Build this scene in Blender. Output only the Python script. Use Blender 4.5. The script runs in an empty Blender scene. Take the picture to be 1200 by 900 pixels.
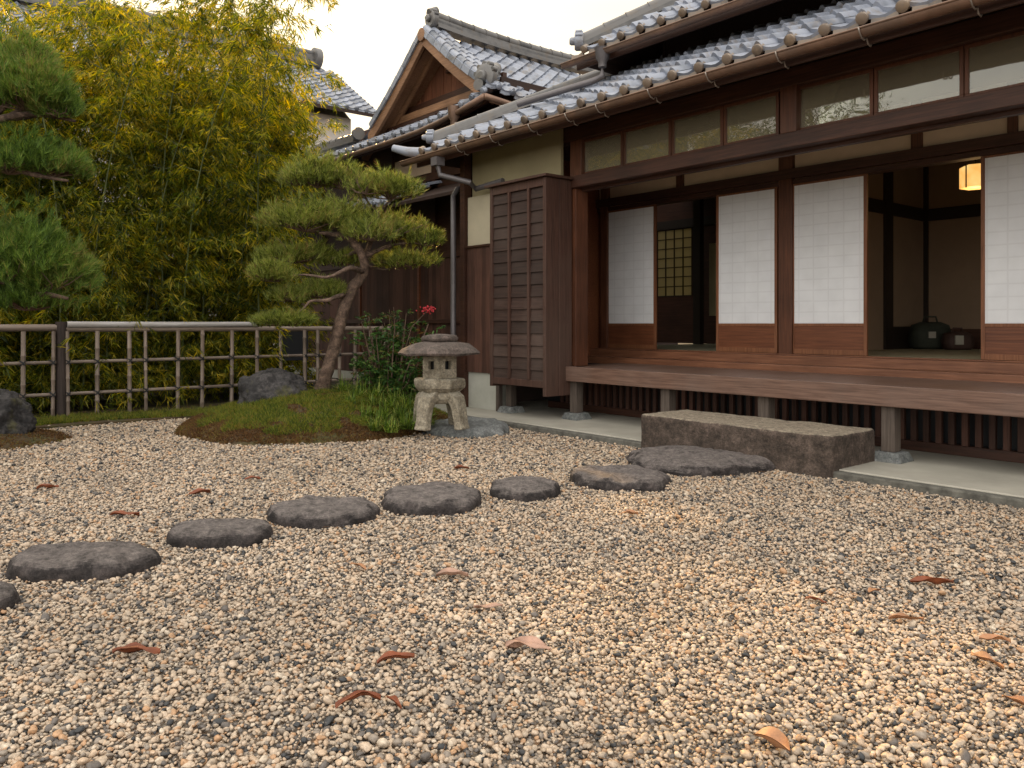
import bpy, math, random
import numpy as np
from mathutils import Vector, Matrix, noise
R = math.radians
random.seed(7); rng = np.random.default_rng(11)
sc = bpy.context.scene
col = sc.collection

# ------------------------------------------------------------------ camera
EYE = 1.10
CT, ST = 0.7696, 0.6386           # heading of the view against the facade (X along the house, Y into it)
cam_d = bpy.data.cameras.new('camera'); cam = bpy.data.objects.new('camera', cam_d); col.objects.link(cam)
cam.location = (0, 0, EYE)
fwd = Vector((-CT, ST, 0)); rgt = Vector((ST, CT, 0))
cam.rotation_euler = fwd.to_track_quat('-Z', 'Y').to_euler()
cam_d.sensor_width = 36; cam_d.lens = 28.2; cam_d.shift_y = -71/1200
cam_d.clip_start = 0.05; cam_d.clip_end = 500
cam_d.dof.use_dof = False
sc.camera = cam

# ------------------------------------------------------------------ sky, sun, exposure
SUN_DIR = Vector((-0.93, 0.35, 0.49)).normalized()
w = bpy.data.worlds.new('World'); sc.world = w; w.use_nodes = True
wn, wl = w.node_tree.nodes, w.node_tree.links
bg = wn['Background']
sky = wn.new('ShaderNodeTexSky'); sky.sky_type = 'NISHITA'; sky.sun_disc = False
sky.sun_elevation = math.asin(SUN_DIR.z); sky.sun_rotation = math.atan2(SUN_DIR.x, SUN_DIR.y)
sky.air_density = 1.5; sky.dust_density = 3.0
tc = wn.new('ShaderNodeTexCoord')
# thin bright cloud deck: heavier overhead and on the side away from the sun
def wvec(v):
    d = wn.new('ShaderNodeVectorMath'); d.operation = 'DOT_PRODUCT'; wl.new(tc.outputs['Generated'], d.inputs[0]); d.inputs[1].default_value = v; return d.outputs['Value']
mr = wn.new('ShaderNodeMapRange'); mr.interpolation_type = 'SMOOTHSTEP'
mr.inputs['From Min'].default_value = -0.25; mr.inputs['From Max'].default_value = 0.85
mr.inputs['To Min'].default_value = 8.3; mr.inputs['To Max'].default_value = 27.0
wl.new(wvec(Vector((0.40, -0.60, 0.75)).normalized()), mr.inputs['Value'])
cn = wn.new('ShaderNodeTexNoise'); cn.inputs['Scale'].default_value = 2.2; cn.inputs['Detail'].default_value = 6
mp = wn.new('ShaderNodeMapping'); mp.inputs['Scale'].default_value = (1, 1, 3.5); wl.new(tc.outputs['Generated'], mp.inputs['Vector']); wl.new(mp.outputs[0], cn.inputs['Vector'])
cr = wn.new('ShaderNodeValToRGB'); cr.color_ramp.elements[0].position = .36; cr.color_ramp.elements[1].position = .60
cr.color_ramp.elements[0].color = (0.76, 0.735, 0.71, 1); cr.color_ramp.elements[1].color = (1.0, 0.94, 0.84, 1)
wl.new(cn.outputs['Fac'], cr.inputs['Fac'])
cm = wn.new('ShaderNodeVectorMath'); cm.operation = 'SCALE'; wl.new(cr.outputs['Color'], cm.inputs[0]); wl.new(mr.outputs['Result'], cm.inputs['Scale'])
# warm brightening round the low sun behind the bamboo
mg = wn.new('ShaderNodeMapRange'); mg.interpolation_type = 'SMOOTHSTEP'
mg.inputs['From Min'].default_value = 0.7; mg.inputs['From Max'].default_value = 1.0; mg.inputs['To Min'].default_value = 0; mg.inputs['To Max'].default_value = 7.0
wl.new(wvec(SUN_DIR), mg.inputs['Value'])
gc = wn.new('ShaderNodeVectorMath'); gc.operation = 'SCALE'; gc.inputs[0].default_value = (1.0, 0.78, 0.42); wl.new(mg.outputs['Result'], gc.inputs['Scale'])
ad = wn.new('ShaderNodeVectorMath'); ad.operation = 'ADD'; wl.new(cm.outputs[0], ad.inputs[0]); wl.new(gc.outputs[0], ad.inputs[1])
mx = wn.new('ShaderNodeMix'); mx.data_type = 'RGBA'; mx.inputs['Factor'].default_value = 0.90
wl.new(sky.outputs[0], mx.inputs[6]); wl.new(ad.outputs[0], mx.inputs[7])
wl.new(mx.outputs[2], bg.inputs['Color']); bg.inputs['Strength'].default_value = 0.10

sun_d = bpy.data.lights.new('sun', 'SUN'); sun = bpy.data.objects.new('sun', sun_d); col.objects.link(sun)
sun_d.energy = 5.0; sun_d.angle = R(1.0); sun_d.color = (1.0, 0.61, 0.24)
sun.rotation_euler = SUN_DIR.to_track_quat('Z', 'Y').to_euler(); sun.location = (-20, 0, 20)
sc.view_settings.view_transform = 'Standard'; sc.view_settings.look = 'None'
sc.view_settings.exposure = 0.10; sc.view_settings.gamma = 1.0; sc.view_settings.use_curve_mapping = False
sc.cycles.max_bounces = 8; sc.cycles.transparent_max_bounces = 8; sc.cycles.caustics_reflective = False; sc.cycles.caustics_refractive = False

# ------------------------------------------------------------------ measuring helpers (photo 1200x900 -> metres)
def tt(px): return (px-600)/940
def XatY(px, Y): t = tt(px); return Y*(-CT+ST*t)/(ST+CT*t)
def YatX(px, X): t = tt(px); return X*(ST+CT*t)/(-CT+ST*t)
def ZatY(px, py, Y): return EYE+(379-py)/940*Y/(ST+CT*tt(px))
def atZ(px, py, D):              # point at depth D
    t = tt(px); return Vector((D*(-CT+ST*t), D*(ST+CT*t), EYE+(379-py)/940*D))
def ground(px, py, z=0.0): return atZ(px, py, 940*(EYE-z)/(py-379))

# ------------------------------------------------------------------ mesh helpers
class MB:
    def __init__(s): s.v = []; s.f = []; s.sm = False
    def box(s, x0, x1, y0, y1, z0, z1):
        b = len(s.v)
        s.v += [(x, y, z) for z in (z0, z1) for x, y in ((x0, y0), (x1, y0), (x1, y1), (x0, y1))]
        s.f += [tuple(b+i for i in q) for q in ((3,2,1,0),(4,5,6,7),(0,1,5,4),(1,2,6,5),(2,3,7,6),(3,0,4,7))]
        return s
    def bar(s, p, q, w, h, up=(0,0,1)):      # rectangular bar from p to q
        p, q = Vector(p), Vector(q); d = (q-p).normalized(); a = d.cross(Vector(up)).normalized(); c = a.cross(d).normalized()
        b = len(s.v)
        for e in (p, q):
            for i, j in ((-1,-1),(1,-1),(1,1),(-1,1)): s.v.append(tuple(e+a*(i*w/2)+c*(j*h/2)))
        s.f += [tuple(b+i for i in f) for f in ((0,1,2,3),(7,6,5,4),(0,4,5,1),(1,5,6,2),(2,6,7,3),(3,7,4,0))]
        return s
    def tube(s, pts, rad, n=10, cap=True, rough=0.0):
        pts = [Vector(p) for p in pts]; m = len(pts)
        if not hasattr(rad, '__len__'): rad = [rad]*m
        ref = Vector((0,0,1)) if abs((pts[-1]-pts[0]).normalized().z) < .8 else Vector((1,0,0))
        base = len(s.v)
        for k in range(m):
            d = (pts[min(k+1, m-1)]-pts[max(k-1, 0)]).normalized()
            a = d.cross(ref).normalized(); c = d.cross(a)
            for i in range(n):
                an = 2*math.pi*i/n; r = rad[k]
                dirv = a*math.cos(an)+c*math.sin(an)
                if rough: r *= 1+rough*noise.noise((pts[k]+dirv*rad[k])*14)
                s.v.append(tuple(pts[k]+dirv*r))
        for k in range(m-1):
            for i in range(n):
                j = (i+1) % n
                s.f.append((base+k*n+i, base+k*n+j, base+(k+1)*n+j, base+(k+1)*n+i))
        if cap:
            s.f.append(tuple(base+i for i in range(n))[::-1]); s.f.append(tuple(base+(m-1)*n+i for i in range(n)))
        return s
    def lathe(s, prof, c, n=24, squash=1.0, rot=0.0, jit=0.0, axis=None):    # prof: (r, z)
        base = len(s.v); c = Vector(c)
        for r, z in prof:
            for i in range(n):
                a = rot+2*math.pi*i/n
                q = Vector((r*math.cos(a), squash*r*math.sin(a), z))
                if jit: q += Vector((1,1,.6))*jit*noise.noise((q+c)*7)
                s.v.append(tuple(c+q))
        for k in range(len(prof)-1):
            for i in range(n):
                j = (i+1) % n
                s.f.append((base+k*n+i, base+k*n+j, base+(k+1)*n+j, base+(k+1)*n+i))
        s.f.append(tuple(base+i for i in range(n))[::-1]); s.f.append(tuple(base+(len(prof)-1)*n+i for i in range(n)))
        return s
    def quad(s, a, b, c, d):
        k = len(s.v); s.v += [tuple(a), tuple(b), tuple(c), tuple(d)]; s.f.append((k, k+1, k+2, k+3)); return s
    def poly(s, pts, thick):                 # flat polygon extruded by vector thick
        k = len(s.v); n = len(pts); th = Vector(thick)
        s.v += [tuple(Vector(p)) for p in pts]+[tuple(Vector(p)+th) for p in pts]
        s.f.append(tuple(range(k, k+n))); s.f.append(tuple(range(k+2*n-1, k+n-1, -1)))
        for i in range(n):
            j = (i+1) % n; s.f.append((k+j, k+i, k+n+i, k+n+j))
        return s

LOC = {}
def finish(name, me, mat, parent, smooth, bevel):
    o = bpy.data.objects.new(name, me); col.objects.link(o)
    if mat: me.materials.append(mat)
    if smooth:
        me.polygons.foreach_set('use_smooth', [True]*len(me.polygons))
    if bevel:
        b = o.modifiers.new('bevel', 'BEVEL'); b.width = bevel; b.segments = 2; b.limit_method = 'ANGLE'; b.angle_limit = R(40)
    if parent is not None: o.parent = parent
    return o
def root_loc(parent):
    while parent is not None and parent.parent is not None: parent = parent.parent
    return Vector(LOC.get(parent.name, (0,0,0))) if parent is not None else Vector((0,0,0))
def part(name, mb, mat, parent=None, smooth=False, bevel=0, flat_angle=None, fix=True):
    L = root_loc(parent)
    me = bpy.data.meshes.new(name)
    me.from_pydata([(x-L.x, y-L.y, z-L.z) for x, y, z in mb.v], [], mb.f)
    if fix and len(mb.f) < 20000:
        import bmesh
        bm = bmesh.new(); bm.from_mesh(me); bmesh.ops.recalc_face_normals(bm, faces=bm.faces); bm.to_mesh(me); bm.free()
    o = finish(name, me, mat, parent, smooth, bevel)
    if flat_angle: 
        try: me.set_sharp_from_angle(angle=R(flat_angle))
        except Exception: pass
    return o
def npmesh(name, V, F, mat, parent=None, smooth=False):     # V (n,3), F (m,k)
    L = np.array(root_loc(parent)); V = V-L
    me = bpy.data.meshes.new(name); m, k = F.shape
    me.vertices.add(len(V)); me.vertices.foreach_set('co', V.astype(np.float32).ravel())
    me.loops.add(m*k); me.loops.foreach_set('vertex_index', F.astype(np.int32).ravel())
    me.polygons.add(m); me.polygons.foreach_set('loop_start', np.arange(0, m*k, k, dtype=np.int32))
    me.update(calc_edges=True)
    return finish(name, me, mat, parent, smooth, 0)
def thing(name, label, cat, loc=(0,0,0), group=None):
    o = bpy.data.objects.new(name, None); col.objects.link(o); o.location = loc; o.empty_display_size = .2
    o['label'] = label; o['category'] = cat
    if group: o['group'] = group
    LOC[o.name] = tuple(loc); return o
def tag(o, label, cat, group=None):
    o['label'] = label; o['category'] = cat
    if group: o['group'] = group
    return o
def struct(o, kind='structure', label=None):
    o['kind'] = kind
    if label: o['label'] = label
    return o

# ------------------------------------------------------------------ materials
def newmat(name):
    m = bpy.data.materials.new(name); m.use_nodes = True
    nt = m.node_tree; return m, nt.nodes, nt.links, nt.nodes['Principled BSDF']
def ramp(n, stops):
    r = n.new('ShaderNodeValToRGB'); e = r.color_ramp.elements
    while len(e) < len(stops): e.new(0.5)
    for k, (p, c) in enumerate(stops): e[k].position = p; e[k].color = (*c, 1)
    return r
def bump(n, l, src, b, strength=.3, dist=.01):
    bp = n.new('ShaderNodeBump'); bp.inputs['Strength'].default_value = strength; bp.inputs['Distance'].default_value = dist
    l.new(src, bp.inputs['Height']); l.new(bp.outputs[0], b.inputs['Normal']); return bp
def wood(name, dark, light, axis='X', rough=.6, spec=.35, scale=1.0, weather=None, wamt=.5, isl=0.0):
    m, n, l, b = newmat(name)
    tc = n.new('ShaderNodeTexCoord'); mp = n.new('ShaderNodeMapping')
    s = {'X': (1.2, 26, 26), 'Y': (26, 1.2, 26), 'Z': (26, 26, 1.2)}[axis]
    mp.inputs['Scale'].default_value = [k*scale for k in s]; l.new(tc.outputs['Object'], mp.inputs['Vector'])
    a = n.new('ShaderNodeTexNoise'); a.inputs['Scale'].default_value = 2.2; a.inputs['Detail'].default_value = 7; a.inputs['Roughness'].default_value = .65; a.inputs['Distortion'].default_value = .4
    l.new(mp.outputs[0], a.inputs['Vector'])
    r = ramp(n, [(.28, dark), (.72, light)]); l.new(a.outputs['Fac'], r.inputs['Fac'])
    big = n.new('ShaderNodeTexNoise'); big.inputs['Scale'].default_value = 1.7; big.inputs['Detail'].default_value = 5; l.new(tc.outputs['Object'], big.inputs['Vector'])
    mxx = n.new('ShaderNodeMix'); mxx.data_type = 'RGBA'
    if weather is None: weather = tuple(.6*c for c in dark)
    r2 = ramp(n, [(.42, (0,0,0)), (.68, (wamt,)*3)]); l.new(big.outputs['Fac'], r2.inputs['Fac'])
    l.new(r2.outputs[0], mxx.inputs['Factor']); l.new(r.outputs[0], mxx.inputs[6]); mxx.inputs[7].default_value = (*weather, 1)
    out = mxx.outputs[2]
    if isl:
        g = n.new('ShaderNodeNewGeometry'); hs = n.new('ShaderNodeHueSaturation'); mrr = n.new('ShaderNodeMapRange')
        mrr.inputs['To Min'].default_value = 1-isl; mrr.inputs['To Max'].default_value = 1+isl
        l.new(g.outputs['Random Per Island'], mrr.inputs['Value']); l.new(mrr.outputs[0], hs.inputs['Value']); l.new(out, hs.inputs['Color']); out = hs.outputs[0]
    l.new(out, b.inputs['Base Color'])
    b.inputs['Roughness'].default_value = rough; b.inputs['Specular IOR Level'].default_value = spec
    bump(n, l, a.outputs['Fac'], b, .35, .004)
    return m
def plain(name, c, rough=.7, nscale=6, var=.25, metal=0, bmp=.15, bdist=.004, spec=.4, alt=None, altamt=.6):
    m, n, l, b = newmat(name)
    tc = n.new('ShaderNodeTexCoord'); a = n.new('ShaderNodeTexNoise'); a.inputs['Scale'].default_value = nscale; a.inputs['Detail'].default_value = 9; a.inputs['Roughness'].default_value = .65
    l.new(tc.outputs['Object'], a.inputs['Vector'])
    r = ramp(n, [(.3, tuple(k*(1-var) for k in c)), (.7, tuple(min(1, k*(1+var)) for k in c))]); l.new(a.outputs['Fac'], r.inputs['Fac'])
    out = r.outputs[0]
    if alt:
        a2 = n.new('ShaderNodeTexNoise'); a2.inputs['Scale'].default_value = nscale*.45; a2.inputs['Detail'].default_value = 6; l.new(tc.outputs['Object'], a2.inputs['Vector'])
        r2 = ramp(n, [(.48, (0,0,0)), (.62, (altamt,)*3)]); l.new(a2.outputs['Fac'], r2.inputs['Fac'])
        mm = n.new('ShaderNodeMix'); mm.data_type = 'RGBA'; l.new(r2.outputs[0], mm.inputs['Factor']); l.new(out, mm.inputs[6]); mm.inputs[7].default_value = (*alt, 1); out = mm.outputs[2]
    l.new(out, b.inputs['Base Color']); b.inputs['Roughness'].default_value = rough; b.inputs['Metallic'].default_value = metal; b.inputs['Specular IOR Level'].default_value = spec
    a3 = n.new('ShaderNodeTexNoise'); a3.inputs['Scale'].default_value = nscale*6; a3.inputs['Detail'].default_value = 6; l.new(tc.outputs['Object'], a3.inputs['Vector'])
    if bmp: bump(n, l, a3.outputs['Fac'], b, bmp*2, bdist)
    return m
def leafmat(name, stops, trans=.4, rough=.55, transcol=None, nscale=.6):
    m, n, l, b = newmat(name)
    g = n.new('ShaderNodeNewGeometry'); tc = n.new('ShaderNodeTexCoord')
    ns = n.new('ShaderNodeTexNoise'); ns.inputs['Scale'].default_value = nscale; ns.inputs['Detail'].default_value = 3; l.new(tc.outputs['Object'], ns.inputs['Vector'])
    m1 = n.new('ShaderNodeMath'); m1.operation = 'MULTIPLY_ADD'; l.new(ns.outputs['Fac'], m1.inputs[0]); m1.inputs[1].default_value = .9; m1.inputs[2].default_value = -.45
    m2 = n.new('ShaderNodeMath'); m2.operation = 'ADD'; l.new(g.outputs['Random Per Island'], m2.inputs[0]); l.new(m1.outputs[0], m2.inputs[1])
    r = ramp(n, stops); l.new(m2.outputs[0], r.inputs['Fac'])
    l.new(r.outputs[0], b.inputs['Base Color']); b.inputs['Roughness'].default_value = rough; b.inputs['Specular IOR Level'].default_value = .25
    tr = n.new('ShaderNodeBsdfTranslucent'); hs = n.new('ShaderNodeHueSaturation'); hs.inputs['Saturation'].default_value = 1.1; hs.inputs['Value'].default_value = 2.0
    l.new(r.outputs[0], hs.inputs['Color']); l.new(hs.outputs[0], tr.inputs['Color'])
    ms = n.new('ShaderNodeMixShader'); ms.inputs[0].default_value = trans; l.new(b.outputs[0], ms.inputs[1]); l.new(tr.outputs[0], ms.inputs[2])
    l.new(ms.outputs[0], n['Material Output'].inputs['Surface'])
    return m

W_FAC = wood('facade_wood', (.024,.010,.006), (.085,.034,.020), 'X', .55)
W_FACZ = wood('post_wood', (.050,.019,.010), (.15,.056,.028), 'Z', .5)
W_RED = wood('wainscot_wood', (.085,.028,.013), (.20,.072,.032), 'X', .45, wamt=.4)
W_FRAME = wood('shoji_frame_wood', (.12,.045,.02), (.27,.11,.05), 'Z', .5)
W_DECK = wood('veranda_wood', (.065,.034,.024), (.215,.128,.095), 'X', .42, weather=(.15,.108,.09))
W_STEP = wood('sill_wood', (.11,.042,.022), (.27,.12,.065), 'X', .45)
W_BOX = wood('shutter_box_wood', (.017,.009,.007), (.060,.034,.026), 'X', .7, weather=(.095,.07,.058), wamt=.4, isl=.35)
W_BOXZ = wood('shutter_box_frame_wood', (.028,.012,.008), (.092,.044,.031), 'Z', .65, weather=(.095,.065,.052), wamt=.4)
W_BOARD = wood('wall_board_wood', (.045,.022,.016), (.12,.055,.038), 'Z', .7, isl=.35)
W_DARK = wood('dark_soffit_wood', (.018,.010,.008), (.05,.026,.018), 'Y', .75)
W_GABLE = wood('gable_board_wood', (.10,.038,.020), (.26,.10,.052), 'Z', .7, isl=.3)
W_BARGE = wood('barge_wood', (.17,.085,.045), (.38,.21,.115), 'X', .6)
W_PILE = wood('weathered_post_wood', (.045,.034,.028), (.14,.11,.09), 'Z', .8)
CREAM = plain('cream_plaster', (.31,.265,.155), .9, 2.2, .12, alt=(.24,.20,.12), altamt=.4)
CREAM2 = plain('pale_plaster', (.46,.41,.30), .9, 2.2, .1, alt=(.34,.30,.22), altamt=.4)
TAN = plain('tan_plaster', (.60,.45,.33), .9, 2, .1)
INWALL = plain('room_plaster', (.26,.185,.125), .9, 2, .1)
WHITE = plain('white_plaster', (.62,.57,.53), .9, 1.5, .07)
CONC = plain('foundation_concrete', (.44,.44,.39), .9, 3, .12, alt=(.30,.30,.24), altamt=.4)
APRON = plain('apron_concrete', (.36,.34,.29), .9, 2.2, .16, alt=(.25,.24,.20), altamt=.5)
KERB = plain('dark_kerb_stone', (.11,.105,.09), .9, 14, .5)
COPPER = plain('gutter_copper', (.19,.115,.08), .42, 5, .3, metal=.35, alt=(.14,.10,.08))
PIPEM = plain('downpipe_metal', (.12,.11,.115), .45, 5, .2, metal=.3)
HOOK = plain('bracket_iron', (.28,.24,.21), .5, 9, .2, metal=.5)
TATAMI = plain('tatami', (.33,.31,.21), .8, 30, .15)
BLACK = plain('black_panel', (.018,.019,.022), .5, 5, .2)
IRON = plain('dark_lamp_frame', (.02,.014,.01), .5, 5, .1)

def tile_mat(name, lo, hi, lichen):
    m, n, l, b = newmat(name)
    g = n.new('ShaderNodeNewGeometry'); tc = n.new('ShaderNodeTexCoord')
    a = n.new('ShaderNodeTexNoise'); a.inputs['Scale'].default_value = 9; a.inputs['Detail'].default_value = 8; l.new(tc.outputs['Object'], a.inputs['Vector'])
    ma = n.new('ShaderNodeMath'); ma.operation = 'MULTIPLY_ADD'; l.new(a.outputs['Fac'], ma.inputs[0]); ma.inputs[1].default_value = .8
    mb_ = n.new('ShaderNodeMath'); mb_.operation = 'MULTIPLY'; l.new(g.outputs['Random Per Island'], mb_.inputs[0]); mb_.inputs[1].default_value = .6; l.new(mb_.outputs[0], ma.inputs[2])
    r = ramp(n, [(.25, lo), (.75, hi)]); l.new(ma.outputs[0], r.inputs['Fac'])
    a2 = n.new('ShaderNodeTexNoise'); a2.inputs['Scale'].default_value = 5; a2.inputs['Detail'].default_value = 9; a2.inputs['Roughness'].default_value = .75; l.new(tc.outputs['Object'], a2.inputs['Vector'])
    r2 = ramp(n, [(.52, (0,0,0)), (.64, (.65,)*3)]); l.new(a2.outputs['Fac'], r2.inputs['Fac'])
    mm = n.new('ShaderNodeMix'); mm.data_type = 'RGBA'; l.new(r2.outputs[0], mm.inputs['Factor']); l.new(r.outputs[0], mm.inputs[6]); mm.inputs[7].default_value = (*lichen, 1)
    l.new(mm.outputs[2], b.inputs['Base Color']); b.inputs['Roughness'].default_value = .38; b.inputs['Specular IOR Level'].default_value = .6
    bump(n, l, a.outputs['Fac'], b, .25, .004); return m
TILE = tile_mat('roof_tile_clay', (.055,.065,.085), (.25,.275,.335), (.17,.135,.10))
TILE_END = tile_mat('eave_tile_clay', (.075,.060,.05), (.20,.155,.12), (.27,.19,.12))
RIDGE = tile_mat('ridge_tile_clay', (.035,.035,.037), (.125,.12,.118), (.13,.10,.07))

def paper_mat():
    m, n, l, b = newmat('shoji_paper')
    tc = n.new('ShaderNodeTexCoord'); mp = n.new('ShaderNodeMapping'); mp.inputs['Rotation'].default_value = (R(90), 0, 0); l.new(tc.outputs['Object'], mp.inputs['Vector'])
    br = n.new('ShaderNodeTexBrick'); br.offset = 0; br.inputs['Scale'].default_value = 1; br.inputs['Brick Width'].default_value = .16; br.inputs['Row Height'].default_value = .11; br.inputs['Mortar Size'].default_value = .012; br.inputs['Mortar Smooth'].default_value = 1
    br.inputs['Color1'].default_value = (.84,.86,.89,1); br.inputs['Color2'].default_value = (.83,.85,.885,1); br.inputs['Mortar'].default_value = (.755,.77,.80,1)  # darker grid lines: shadow of the lattice put into the paper colour
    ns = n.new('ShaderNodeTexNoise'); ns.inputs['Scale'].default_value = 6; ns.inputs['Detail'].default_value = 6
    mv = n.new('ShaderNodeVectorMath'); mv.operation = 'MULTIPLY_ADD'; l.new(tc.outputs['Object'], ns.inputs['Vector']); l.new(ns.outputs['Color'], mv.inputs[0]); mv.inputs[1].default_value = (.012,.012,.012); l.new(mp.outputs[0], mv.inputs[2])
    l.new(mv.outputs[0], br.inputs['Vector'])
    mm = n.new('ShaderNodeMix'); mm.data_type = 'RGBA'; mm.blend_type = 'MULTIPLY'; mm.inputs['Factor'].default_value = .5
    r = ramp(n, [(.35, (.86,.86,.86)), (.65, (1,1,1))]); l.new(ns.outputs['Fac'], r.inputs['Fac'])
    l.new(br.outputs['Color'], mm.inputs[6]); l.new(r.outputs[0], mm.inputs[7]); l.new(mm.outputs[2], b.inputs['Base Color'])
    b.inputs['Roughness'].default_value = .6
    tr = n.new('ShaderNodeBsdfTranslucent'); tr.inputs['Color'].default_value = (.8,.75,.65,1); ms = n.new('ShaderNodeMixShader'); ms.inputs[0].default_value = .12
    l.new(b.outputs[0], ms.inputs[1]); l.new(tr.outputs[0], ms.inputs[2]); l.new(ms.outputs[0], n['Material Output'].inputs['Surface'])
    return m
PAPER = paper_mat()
m, n, l, b = newmat('rear_window_paper'); b.inputs['Base Color'].default_value = (.7,.62,.40,1)
tr = n.new('ShaderNodeBsdfTranslucent'); tr.inputs['Color'].default_value = (.34,.29,.15,1); ms = n.new('ShaderNodeMixShader'); ms.inputs[0].default_value = .8
l.new(b.outputs[0], ms.inputs[1]); l.new(tr.outputs[0], ms.inputs[2]); l.new(ms.outputs[0], n['Material Output'].inputs['Surface']); REARPAPER = m
def glass_mat():
    m, n, l, b = newmat('window_glass')
    n.remove(b); gl = n.new('ShaderNodeBsdfGlossy'); gl.inputs['Roughness'].default_value = .015; gl.inputs['Color'].default_value = (1,1,1,1)
    tp = n.new('ShaderNodeBsdfTransparent'); tp.inputs['Color'].default_value = (.80,.82,.72,1)
    lw = n.new('ShaderNodeFresnel'); lw.inputs['IOR'].default_value = 1.9
    ns = n.new('ShaderNodeTexNoise'); ns.inputs['Scale'].default_value = 1.8; tc = n.new('ShaderNodeTexCoord'); l.new(tc.outputs['Object'], ns.inputs['Vector'])
    bp = n.new('ShaderNodeBump'); bp.inputs['Strength'].default_value = .08; bp.inputs['Distance'].default_value = .05; l.new(ns.outputs['Fac'], bp.inputs['Height']); l.new(bp.outputs[0], gl.inputs['Normal'])
    ms = n.new('ShaderNodeMixShader'); l.new(lw.outputs[0], ms.inputs[0]); l.new(tp.outputs[0], ms.inputs[1]); l.new(gl.outputs[0], ms.inputs[2])
    df = n.new('ShaderNodeBsdfDiffuse'); df.inputs['Color'].default_value = (.55,.47,.34,1); md_ = n.new('ShaderNodeMixShader'); md_.inputs[0].default_value = .17; l.new(ms.outputs[0], md_.inputs[1]); l.new(df.outputs[0], md_.inputs[2]); l.new(md_.outputs[0], n['Material Output'].inputs['Surface']); return m
GLASS = glass_mat()
m, n, l, b = newmat('lit_lamp_paper'); b.inputs['Base Color'].default_value = (.8,.55,.25,1)
tc_ = n.new('ShaderNodeTexCoord'); ns = n.new('ShaderNodeTexNoise'); ns.inputs['Scale'].default_value = 9; l.new(tc_.outputs['Object'], ns.inputs['Vector'])
r = ramp(n, [(.3, (1.0,.42,.08)), (.7, (1.0,.66,.22))]); l.new(ns.outputs['Fac'], r.inputs['Fac']); l.new(r.outputs[0], b.inputs['Emission Color']); b.inputs['Emission Strength'].default_value = .95
LAMPP = m

def stone_mat(name, lo, hi, top, moss=None, sc_=7, topamt=.45, spec=.35, bd=.02):
    m, n, l, b = newmat(name)
    tc = n.new('ShaderNodeTexCoord')
    def noi(scale, det=10, ro=.7, off=0):
        a = n.new('ShaderNodeTexNoise'); a.noise_dimensions = '4D'; a.inputs['W'].default_value = off; a.inputs['Scale'].default_value = scale; a.inputs['Detail'].default_value = det; a.inputs['Roughness'].default_value = ro; l.new(tc.outputs['Object'], a.inputs['Vector']); return a
    a = noi(sc_); r = ramp(n, [(.36, lo), (.52, tuple((x+y)/2 for x, y in zip(lo, hi))), (.60, hi)]); l.new(a.outputs['Fac'], r.inputs['Fac'])
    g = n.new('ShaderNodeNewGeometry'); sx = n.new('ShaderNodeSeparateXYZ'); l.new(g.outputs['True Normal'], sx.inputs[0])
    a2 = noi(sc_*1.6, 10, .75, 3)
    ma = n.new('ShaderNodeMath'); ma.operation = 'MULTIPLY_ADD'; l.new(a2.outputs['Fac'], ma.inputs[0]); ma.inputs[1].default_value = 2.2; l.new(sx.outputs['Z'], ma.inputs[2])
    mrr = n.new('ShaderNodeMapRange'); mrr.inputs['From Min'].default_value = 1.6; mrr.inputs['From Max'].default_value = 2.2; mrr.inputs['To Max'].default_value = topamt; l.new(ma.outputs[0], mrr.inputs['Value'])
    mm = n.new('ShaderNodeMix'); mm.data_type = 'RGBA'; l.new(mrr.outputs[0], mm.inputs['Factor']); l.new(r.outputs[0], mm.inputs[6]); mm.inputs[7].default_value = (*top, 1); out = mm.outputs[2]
    fine = noi(sc_*4.5, 10, .85, 5); rf = ramp(n, [(.36, (.35,.35,.35)), (.5, (.95,.95,.95)), (.64, (1.7,1.65,1.6))]); l.new(fine.outputs['Fac'], rf.inputs['Fac'])
    mf = n.new('ShaderNodeMix'); mf.data_type = 'RGBA'; mf.blend_type = 'MULTIPLY'; mf.inputs['Factor'].default_value = 1; l.new(out, mf.inputs[6]); l.new(rf.outputs[0], mf.inputs[7]); out = mf.outputs[2]
    if moss:
        a4 = noi(3.2, 5, .6, 8); r4 = ramp(n, [(.56, (0,0,0)), (.66, (.7,)*3)]); l.new(a4.outputs['Fac'], r4.inputs['Fac']); mm2 = n.new('ShaderNodeMix'); mm2.data_type = 'RGBA'; l.new(r4.outputs[0], mm2.inputs['Factor']); l.new(out, mm2.inputs[6]); mm2.inputs[7].default_value = (*moss, 1); out = mm2.outputs[2]
    l.new(out, b.inputs['Base Color']); b.inputs['Roughness'].default_value = .82; b.inputs['Specular IOR Level'].default_value = spec
    a3 = noi(sc_*3.5, 12, .75, 11); bump(n, l, a3.outputs['Fac'], b, 1.0, bd); return m
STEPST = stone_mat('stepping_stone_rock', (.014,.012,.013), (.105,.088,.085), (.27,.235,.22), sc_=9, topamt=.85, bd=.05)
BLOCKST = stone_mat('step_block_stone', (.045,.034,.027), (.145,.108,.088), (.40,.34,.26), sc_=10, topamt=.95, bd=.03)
BOULDER = stone_mat('boulder_rock', (.012,.012,.013), (.075,.070,.071), (.09,.08,.075), moss=(.10,.095,.035), sc_=6)
LANT = stone_mat('lantern_granite', (.17,.145,.105), (.38,.34,.265), (.38,.36,.30), sc_=11)
LANTCAP = stone_mat('lantern_cap_granite', (.045,.036,.030), (.15,.115,.10), (.15,.125,.11), sc_=14)
SLABST = stone_mat('lantern_slab_rock', (.10,.11,.11), (.25,.26,.26), (.24,.25,.25), sc_=8)
BARK = stone_mat('pine_bark', (.045,.028,.020), (.20,.135,.10), (.20,.15,.12), sc_=11)
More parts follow.
